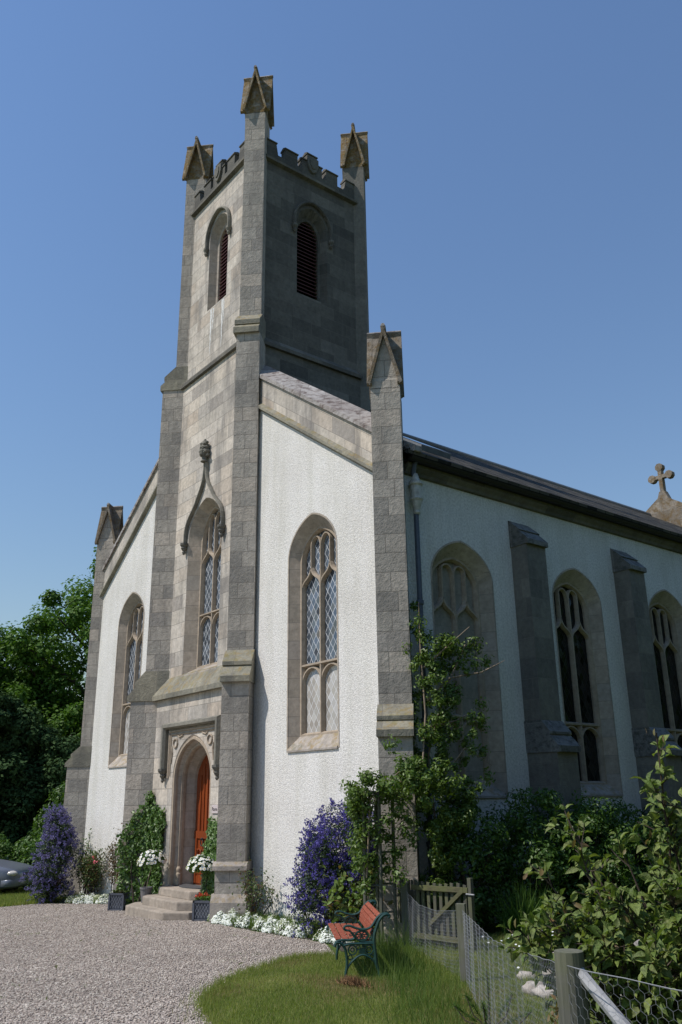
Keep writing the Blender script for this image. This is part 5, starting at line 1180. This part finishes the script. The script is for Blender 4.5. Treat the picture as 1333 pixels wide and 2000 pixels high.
for (a, b) in segs:
    p, q = netpt(max(0, min(L_-.001, a[0])), a[1]), netpt(max(0, min(L_-.001, b[0])), b[1])
    if min(p.z-G(p.x), q.z-G(q.x)) < 0: continue
    far = (p.to_2d()-Vector((14.47, -8.86))).length; rr = .0006 if far < 5 else (.00055 if far < 8.5 else .0009)
    t = (q-p).normalized(); u = t.orthogonal().normalized()*rr; v = t.cross(u); o = len(V)
    for c in (p, q): V += [c+u, c-u*.5+v*.87, c-u*.5-v*.87]
    F += [(o, o+1, o+4, o+3), (o+1, o+2, o+5, o+4), (o+2, o, o+3, o+5)]
me = bpy.data.meshes.new('netting'); me.from_pydata(V, [], F); me.materials.append(M['wire']); off = fence.location
me.transform(Matrix.Translation(-off)); ob = bpy.data.objects.new('netting', me); COL.objects.link(ob); ob.parent = fence
mb = MB(); mb.tube([netpt(min(L_-.001, i*L_/120), -.002) for i in range(121)], .0016, 5); mb.build('top_wire', M['wire'], fence)
t = thing('dry_leaf_spray', (11.96, -5.86, .9), 'curled dry brown leaves caught beside the corner post', 'dead leaves'); P = np.column_stack([RNG.normal(11.965, .012, 70), RNG.normal(-5.845, .014, 70), RNG.uniform(.75, 1.24, 70)])
scatter('leaves', 'broad', P, RNG.normal(size=(70, 3)), .03, M['leaf_vib_tip'], t)

# picket gate and the bit of picket fence behind the arch
def pickets(root, A, B, n, h, w, y0=.04, mat=None):
    A, B = Vector((*A, 0)), Vector((*B, 0)); t = (B-A).normalized(); o = Vector((t.y, -t.x, 0))
    for k in range(n):
        c = A+(B-A)*((k+.5)/n); g = G(c.x); hh = h+random.uniform(-.015, .015); mb = MB(); le = t*random.uniform(-.01, .01)
        mb.extrude([c-t*w/2+Vector((0, 0, g+y0)), c+t*w/2+Vector((0, 0, g+y0)), c+t*w/2+le+Vector((0, 0, g+hh-.01)), c-t*w/2+le+Vector((0, 0, g+hh))], (0, 0, 0), o*.018); mb.build('picket', M['picket'], root)
    return A, B, t, o
gate = thing('picket_gate', (5.9, -.55, G(5.9)), 'weathered picket gate with a diagonal brace beside the fence', 'gate')
A, B, t_, o_ = pickets(gate, (5.36, -.52), (6.36, -.54), 9, .77, .055)
for z, nm in ((.68, 'rail'), (.10, 'rail')):
    mb = MB(); c = A+Vector((0, 0, G(5.36)+z))+o_*.03; mb.extrude([c-t_*.02, c+Vector((0, 0, .06))-t_*.02, c+Vector((0, 0, .06))+o_*.03-t_*.02, c+o_*.03-t_*.02], (0, 0, 0), (B-A)+t_*.06+Vector((0, 0, .03))); mb.build(nm, M['picket_rail'], gate)
mb = MB(); a = A.lerp(B, .30)+Vector((0, 0, G(5.8)+.24))+o_*.062; b = A.lerp(B, .96)+Vector((0, 0, G(6.3)+.68))+o_*.062; mb.extrude([a, a+Vector((0, 0, .06)), a+Vector((0, 0, .06))-o_*.025, a-o_*.025], (0, 0, 0), b-a); mb.build('brace', M['picket_rail'], gate)
mb = MB(); c = B+t_*.035; mb.extrude([c+Vector((0, 0, G(6.4)-.05)), c+t_*.06+Vector((0, 0, G(6.4)-.05)), c+t_*.06+o_*.05+Vector((0, 0, G(6.4)-.05)), c+o_*.05+Vector((0, 0, G(6.4)-.05))], (0, 0, 0), (0, 0, .9)); mb.build('stile', M['picket'], gate)
mb = MB(); mb.tube([B+t_*.02+o_*.06+Vector((0, 0, G(6.4)+.665)), B+t_*.16+o_*.06+Vector((0, 0, G(6.4)+.665))], .01, 6); mb.build('latch', M['post_pale'], gate)
pf = thing('picket_fence', (5.1, -.3, G(5.1)), 'short run of dark pickets behind the garden arch', 'fence')
A, B, t_, o_ = pickets(pf, (4.8, -.34), (5.3, -.42), 6, .8, .05)
mb = MB(); c = A+Vector((0, 0, G(5)+.6))+o_*.02; mb.extrude([c, c+Vector((0, 0, .06)), c+Vector((0, 0, .06))+o_*.03, c+o_*.03], (0, 0, 0), B-A); mb.build('rail', M['picket'], pf)

# boulders in the garden
def boulder(x, y, sx_, sy_, sz_, label, rot=0.0, seed=1):
    rg = np.random.default_rng(seed); g = G(x); mb = MB(); nu, nv = 16, 10; ph = rg.uniform(0, 6, 6); vs = []
    for j in range(nv+1):
        for i in range(nu):
            th = math.pi*j/nv; p_ = 2*math.pi*i/nu; d = Vector((math.sin(th)*math.cos(p_), math.sin(th)*math.sin(p_), math.cos(th)))
            k = 1+.14*math.sin(3*d.x+ph[0])*math.cos(2.5*d.y+ph[1])+.08*math.sin(6*d.z+5*d.x+ph[2])+.05*math.sin(9*d.y+ph[3])
            a, b = d.x*sx_*k, d.y*sy_*k; vs.append((x+a*math.cos(rot)-b*math.sin(rot), y+a*math.sin(rot)+b*math.cos(rot), g+sz_*.55+d.z*sz_*k))
    mb.add(vs, [(j*nu+i, j*nu+(i+1) % nu, (j+1)*nu+(i+1) % nu, (j+1)*nu+i) for j in range(nv) for i in range(nu)])
    o = mb.build('boulder', M['rock'], None, smooth=True); me = o.data; me.transform(Matrix.Translation((-x, -y, -g))); o.location = (x, y, g)
    return tag(o, label, 'rock', 'boulders in the garden')
boulder(8.30, -1.35, .13, .10, .17, 'upright pale boulder just behind the corner post', .3, 1)
boulder(8.62, -2.05, .12, .08, .08, 'low rounded boulder left of the corner post', .9, 2)
boulder(8.80, -2.08, .15, .09, .07, 'flat grey boulder touching the corner post', .7, 3)
boulder(8.05, -1.5, .11, .06, .05, 'small half buried stone in the grass', .5, 4)
boulder(8.2, .1, .2, .16, .17, 'large pointed boulder seen through the olive bush', .2, 5)
boulder(8.15, -.35, .13, .1, .09, 'smaller boulder at the foot of the pointed one', 1.0, 6)
boulder(8.75, .75, .2, .14, .13, 'pinkish boulder at the right edge behind the bush', .4, 7)
boulder(9.3, .3, .18, .14, .12, 'boulder lowest at the right picture edge', .1, 8)
boulder(9.25, -1.7, .10, .08, .06, 'small reddish stone below the brace rail', .1, 9)
rg_ = shrub('rock_plant', 8.9, -.8, (.3, .28, .16), 'grey green cushion plant between the boulders', M['leaf_climber'], 40, 60, .035, .08, cat='plant', tpl='leaf', zc_=.15)

# pots and planters by the door
def daisy_pot(x, y, z, lean, label):
    t = thing('potted_daisy', (x, y, z), label, 'potted plant', 'white daisy standards beside the door')
    mb = MB(); mb.lathe([(.08, 0), (.085, .01), (.115, .24), (.125, .245), (.125, .28), (.105, .28), (.1, .25), (.0, .25)], (x, y, z), 18); mb.build('pot', M['pot'], t)
    h = .74; c = np.array([x+lean[0], y+lean[1], z+h]); mb = MB(); mb.tube([(x, y, z+.22), (x+lean[0]*.3, y+lean[1]*.3, z+.42), tuple(c-[0, 0, .08])], .009, 5); mb.build('stem', M['twig'], t)
    d = sphere_dirs(1500); d[:, 2] = np.where(d[:, 2] < -.35, -d[:, 2], d[:, 2]); r_ = (.5+.5*RNG.random(1500)**.5)
    P = c+d*r_[:, None]*np.array([.25, .25, .22]); scatter('foliage', 'leaf', P, d+RNG.normal(size=d.shape)*.6, .05, M['leaf_bright'], t)
    m = 125; d = sphere_dirs(m); d[:, 2] = np.abs(d[:, 2])*.9-.25*RNG.random(m); P = c+unit(d)*np.array([.285, .285, .235])*(.9+.15*RNG.random((m, 1))); N = unit(d)+[0, 0, .35]
    N = unit(N+RNG.normal(size=N.shape)*.2); scatter('blossom', 'daisy', P, N, .05+.016*RNG.random(m), M['flower_white'], t); scatter('yellow_blossom', 'daisy', P+N*.006, N, .017, M['flower_eye'], t)
daisy_pot(-2.22, -.75, .12, (.12, .03), 'white daisy standard in a grey pot left of the door')
daisy_pot(-.36, -.56, .10, (.05, -.02), 'white daisy standard in a grey pot right of the door')
def planter(x, y, rot, label, red):
    g = G(x); t = thing('square_planter', (x, y, g), label, 'planter', 'square lattice planters beside the steps'); a = .155; h = .33
    mb = MB(); Mx = Matrix.Translation((x, y, g)) @ Matrix.Rotation(rot, 4, 'Z')
    mb.box(-a+.012, a-.012, -a+.012, a-.012, 0, h-.02, Mx)
    for s in (-1, 1):
        for q in (-1, 1): mb.box(s*a-.018, s*a+.018, q*a-.018, q*a+.018, 0, h, Mx)
        for z in (0.0, h-.035): mb.box(-a-.018, a+.018, s*a-.014, s*a+.014, z, z+.035, Mx); mb.box(s*a-.014, s*a+.014, -a-.018, a+.018, z, z+.035, Mx)
    mb.build('box', M['terracotta'], t); mb = MB()
    for side_ in range(4):
        Mr = Mx @ Matrix.Rotation(side_*math.pi/2, 4, 'Z')
        for k in range(-4, 5):
            for sg in (-1, 1):
                x0, z0, x1, z1 = k*.058-sg*.07, .05, k*.058+sg*.07, .285; lo, hi = -a+.03, a-.03
                if max(x0, x1) < lo or min(x0, x1) > hi: continue
                f = lambda X: (X-x0)/(x1-x0); ts = sorted([max(0, min(1, f(lo))), max(0, min(1, f(hi)))]); p = [Vector((x0+(x1-x0)*q, -a-.004, z0+(z1-z0)*q)) for q in ts]
                if (p[1]-p[0]).length > .02: mb.tube([Mr @ p[0], Mr @ p[1]], .0055, 4)
    mb.build('lattice', M['lattice'], t)
    n = 260; P = np.column_stack([RNG.uniform(-a, a, n), RNG.uniform(-a, a, n), h+.06*RNG.random(n)]); c, s = math.cos(rot), math.sin(rot)
    W = np.column_stack([x+P[:, 0]*c-P[:, 1]*s, y+P[:, 0]*s+P[:, 1]*c, g+P[:, 2]]); scatter('foliage', 'broad', W, RNG.normal(size=(n, 3))*.5+[0, 0, 1], .05, M['leaf_bright'] if red else M['leaf_rose'], t)
    if red:
        i = RNG.integers(0, n, 12); q = np.repeat(W[i]+[0, 0, .05], 12, 0)+RNG.normal(size=(144, 3))*.014; scatter('blossom', 'round', q, RNG.normal(size=q.shape)+[0, 0, .7], .028, M['flower_red'], t)
planter(.02, -.68, .66, 'square grey lattice planter with red flowers right of the steps', True)
planter(-3.3, -.80, .66, 'square grey lattice planter with leafy plants left of the steps', False)
mb = MB(); mb.extrude([(DC+.55*math.cos(a), PY+.30-.36*math.sin(a), .424) for a in [i*math.pi/14 for i in range(15)]], (0, 0, 0), (0, 0, .015))
o = mb.build('door_mat', M['mat']); tag(o, 'dark half round door mat on the top step', 'door mat')
# name plate
npl = thing('name_plate', (-.22, PY, 1.82), 'pale name plate on the wall right of the door', 'sign')
mb = MB(); mb.box(-.40, -.03, PY-.022, PY-.002, 1.77, 1.92); mb.build('plate', M['plate'], npl, bevel=.004)
cu_ = bpy.data.curves.new('lettering', 'FONT'); cu_.body = 'Parm'; cu_.size = .095; cu_.extrude = .001
tmp = bpy.data.objects.new('lettering', cu_); me = bpy.data.meshes.new_from_object(tmp); bpy.data.objects.remove(tmp)
me.materials.clear(); me.materials.append(M['ink']); to = bpy.data.objects.new('lettering', me); COL.objects.link(to); to.parent = npl
to.rotation_euler = (R(90), 0, 0); to.location = (-.385+.22, -.0255, 1.815-1.82)

# ================================================================== CAR
car = thing('parked_car', (-10.6, -1.5, G(-10.6)), 'silver blue car parked on the grass at the left edge', 'car')
cd = Vector((.66, .75, 0)).normalized(); cl = Vector((-cd.y, cd.x, 0)); NOSE = Vector((-10.05, -.42, G(-10)))
def cp(x, y, z): return NOSE - cd*x + cl*y + Vector((0, 0, z))     # x back from the nose, y to the far side
ST = [(0.0, .50, .28, .55), (.04, .64, .22, .62), (.14, .74, .19, .67), (.36, .80, .17, .73), (.75, .83, .17, .80), (1.15, .83, .17, .86), (1.6, .84, .17, .88), (2.6, .84, .17, .90), (3.4, .83, .18, .92), (3.9, .78, .2, .90), (4.15, .68, .28, .80)]
def loft(mb, rings, close=True):
    m = len(rings[0]); mb.add([p for r_ in rings for p in r_], [(i*m+k, i*m+(k+1) % m, (i+1)*m+(k+1) % m, (i+1)*m+k) for i in range(len(rings)-1) for k in range(m)] + [tuple(range(m)), tuple((len(rings)-1)*m+k for k in reversed(range(m)))])
def sect(x, hw, zb, zt, n=28, e=.32):
    out = []
    for k in range(n):
        a = 2*math.pi*k/n; c, s = math.cos(a), math.sin(a); out.append(cp(x, math.copysign(abs(c)**e, c)*hw, (zb+zt)/2+math.copysign(abs(s)**e, s)*(zt-zb)/2))
    return out
mb = MB(); loft(mb, [sect(*s) for s in ST]); body = mb.build('body', M['car'], car, smooth=True)
mb = MB(); loft(mb, [sect(1.15, .66, .76, .84), sect(1.85, .62, .80, 1.33), sect(2.3, .6, .8, 1.40), sect(3.0, .6, .8, 1.38), sect(3.75, .62, .8, .95)]); mb.build('cabin', M['carglass'], car, smooth=True)
mb = MB(); loft(mb, [sect(1.9, .59, 1.34, 1.40), sect(2.3, .6, 1.36, 1.43), sect(3.0, .59, 1.35, 1.41)]); mb.build('roof', M['car'], car, smooth=True)
for x in (.78, 3.3):
    for y in (-.80, .80):
        mb = MB(); c = cp(x, y, .31); ax = cl*(.1 if y > 0 else -.1)
        mb.tube([c-ax, c-ax*.2, c+ax*.55, c+ax*.62], [.30, .31, .31, .28], 22); w_ = mb.build('wheel', M['tyre'], car)
        mb = MB(); mb.tube([c+ax*.5, c+ax*.66], [.2, .18], 18); mb.build('rim', M['lead'], w_)
for y in (-1, 1):
    mb = MB(); c0 = (.17, y*.665, .565); nu, nv = 14, 8
    mb.add([cp(c0[0]+.17*math.sin(math.pi*b/nv)*math.cos(2*math.pi*a/nu), c0[1]+y*.11*math.sin(math.pi*b/nv)*math.sin(2*math.pi*a/nu), c0[2]+.072*math.cos(math.pi*b/nv)) for b in range(nv+1) for a in range(nu)], [(b*nu+a, b*nu+(a+1) % nu, (b+1)*nu+(a+1) % nu, (b+1)*nu+a) for b in range(nv) for a in range(nu)]); mb.build('headlight', M['headlight'], car, smooth=True)
mb = MB(); loft(mb, [sect(-.03, .46, .26, .44), sect(.03, .66, .22, .45), sect(.15, .765, .21, .45), sect(.36, .815, .21, .44)]); mb.build('bumper', M['car'], car, smooth=True)
mb = MB(); mb.box(-.3, .3, -.01, .01, -.035, .035, Matrix.Translation(cp(-.0, 0, .52)) @ Matrix.Rotation(math.atan2(cl.y, cl.x), 4, 'Z')); mb.build('grille', M['tyre'], car)
o_ = thing('timber_rail', (-9.9, -.3, G(-10)), 'pale slanting timber rail behind the parked car', 'rail'); mb = MB(); mb.tube([(-10.3, -.75, -.1), (-9.2, .25, .55)], .05, 8); mb.build('rail', M['rail'], o_)
mb = MB(); mb.tube([(-9.2, .25, -.35), (-9.2, .25, .62)], .05, 8); mb.build('post', M['post'], o_)

# ================================================================== TREES
def tree(name, x, y, h, crown, label, mat, ncl, per, leaf, cr, trunk=.3, zc_=None, group=None, tpl='round', lo=.45, nlimb=9, fill=.5):
    g = G(x); t = thing(name, (x, y, g), label, 'tree', group); zc_ = h-crown[2] if zc_ is None else zc_
    cen = blob((x, y, g+zc_), crown, ncl, lo); cen = cen[cen[:, 2] > g+.6]
    P, N = clumps(cen, cr*(.55+.75*RNG.random(len(cen))), per, (1, 1, .8), .7, fill)
    scatter('crown', tpl, P, N, leaf*(.7+.6*RNG.random(len(P))), mat, t)
    mb = MB(); top = Vector((x+.2, y, g+zc_+crown[2]*.4)); mb.tube([(x, y, g-.2), (x+.05, y+.03, g+1.2), (x-.05, y, g+zc_*.6), tuple(top)], [trunk*1.25, trunk, trunk*.75, trunk*.2], 9)
    for k in range(nlimb):
        e = cen[RNG.integers(0, len(cen))]; z0 = g+zc_*(.35+.5*random.random()); s = Vector((x, y, z0)); m = s.lerp(Vector(e), .5)+Vector((0, 0, .4)); mb.tube([s, m, Vector(e)], [trunk*.4, trunk*.22, trunk*.06], 6)
    mb.build('trunk', M['bark'], t); return t
GT = 'trees beyond the church on the left'
tree('broadleaf_tree', -20.6, 6.9, 13.6, (5.6, 5.6, 5.6), 'tall broad green tree rising beside the left buttress', M['leaf_tree'], 300, 300, .16, .85, .4, 7.7, GT)
tree('broadleaf_tree', -23.0, 0.4, 9.9, (4.6, 4.6, 4.3), 'rounded green tree at the left picture edge', M['leaf_tree'], 220, 300, .155, .8, .35, 5.6, GT)
tree('broadleaf_tree', -17.6, 3.9, 6.0, (2.4, 2.4, 2.6), 'smaller bright green tree below the tall one', M['leaf_tree'], 90, 240, .13, .5, .2, 3.4, GT)
tree('conifer_tree', -16.6, -.4, 6.3, (2.4, 2.4, 3.2), 'dark drooping conifer at the left edge behind the car', M['leaf_conifer'], 230, 330, .15, .5, .25, 3.0, GT, 'leaf')
tree('conifer_tree', -16.0, 1.6, 5.0, (1.9, 1.9, 2.7), 'dark conifer beside the lilac flowering shrub', M['leaf_conifer'], 190, 330, .14, .45, .22, 2.4, GT, 'leaf')
tree('broadleaf_tree', -27.0, -5.5, 12.0, (5.2, 5.2, 5.2), 'far green tree left of the picture edge', M['leaf_tree'], 160, 130, .24, 1.0, .35, 6.8, GT)
GS = 'low shrubs behind the parked car'
shrub('garden_shrub', -12.2, -.95, (.8, .8, .75), 'bright green shrub directly behind the car bonnet', M['leaf_bright'], 70, 70, .10, .25, GS, zc_=.8)
shrub('garden_shrub', -11.6, .35, (.7, .7, .65), 'bright green shrub between the car and the lilac flowers', M['leaf_bright'], 60, 70, .10, .25, GS, zc_=.75)
shrub('garden_shrub', -13.2, -2.6, (.9, .9, .8), 'bright green shrub at the far left edge', M['leaf_bright'], 70, 70, .10, .25, GS, zc_=.8)
shrub('garden_shrub', -12.6, 1.9, (1.3, 1.3, 1.5), 'dark tall shrub beside the left church buttress', M['leaf_hedge'], 130, 80, .12, .35, GS, zc_=1.5)
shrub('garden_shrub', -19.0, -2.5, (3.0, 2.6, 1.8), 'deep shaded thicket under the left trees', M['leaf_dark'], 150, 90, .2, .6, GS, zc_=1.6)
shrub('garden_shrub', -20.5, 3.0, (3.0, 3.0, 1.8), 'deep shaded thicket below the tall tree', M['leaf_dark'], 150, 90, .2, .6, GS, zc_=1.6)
# unseen trees added on the right to block sky light from the side wall
GRT = 'unseen shade trees added on the right'
first = tree('shade_tree', 19.5, 4.0, 13, (5.0, 5.0, 5.6), 'unseen tree added to shade the side wall', M['leaf_tree'], 150, 110, .34, 1.2, .35, 6.2, GRT)
for (x, y) in [(17.0, 13.0), (17.5, 22.5), (25.5, -3.5), (13.5, 31.0), (22.5, 13.5), (27, 5.5), (23.5, 24.0), (30.5, -12.0), (20.0, 34.0)]:
    c = copy_tree(first); c.location = (x, y, G(x))
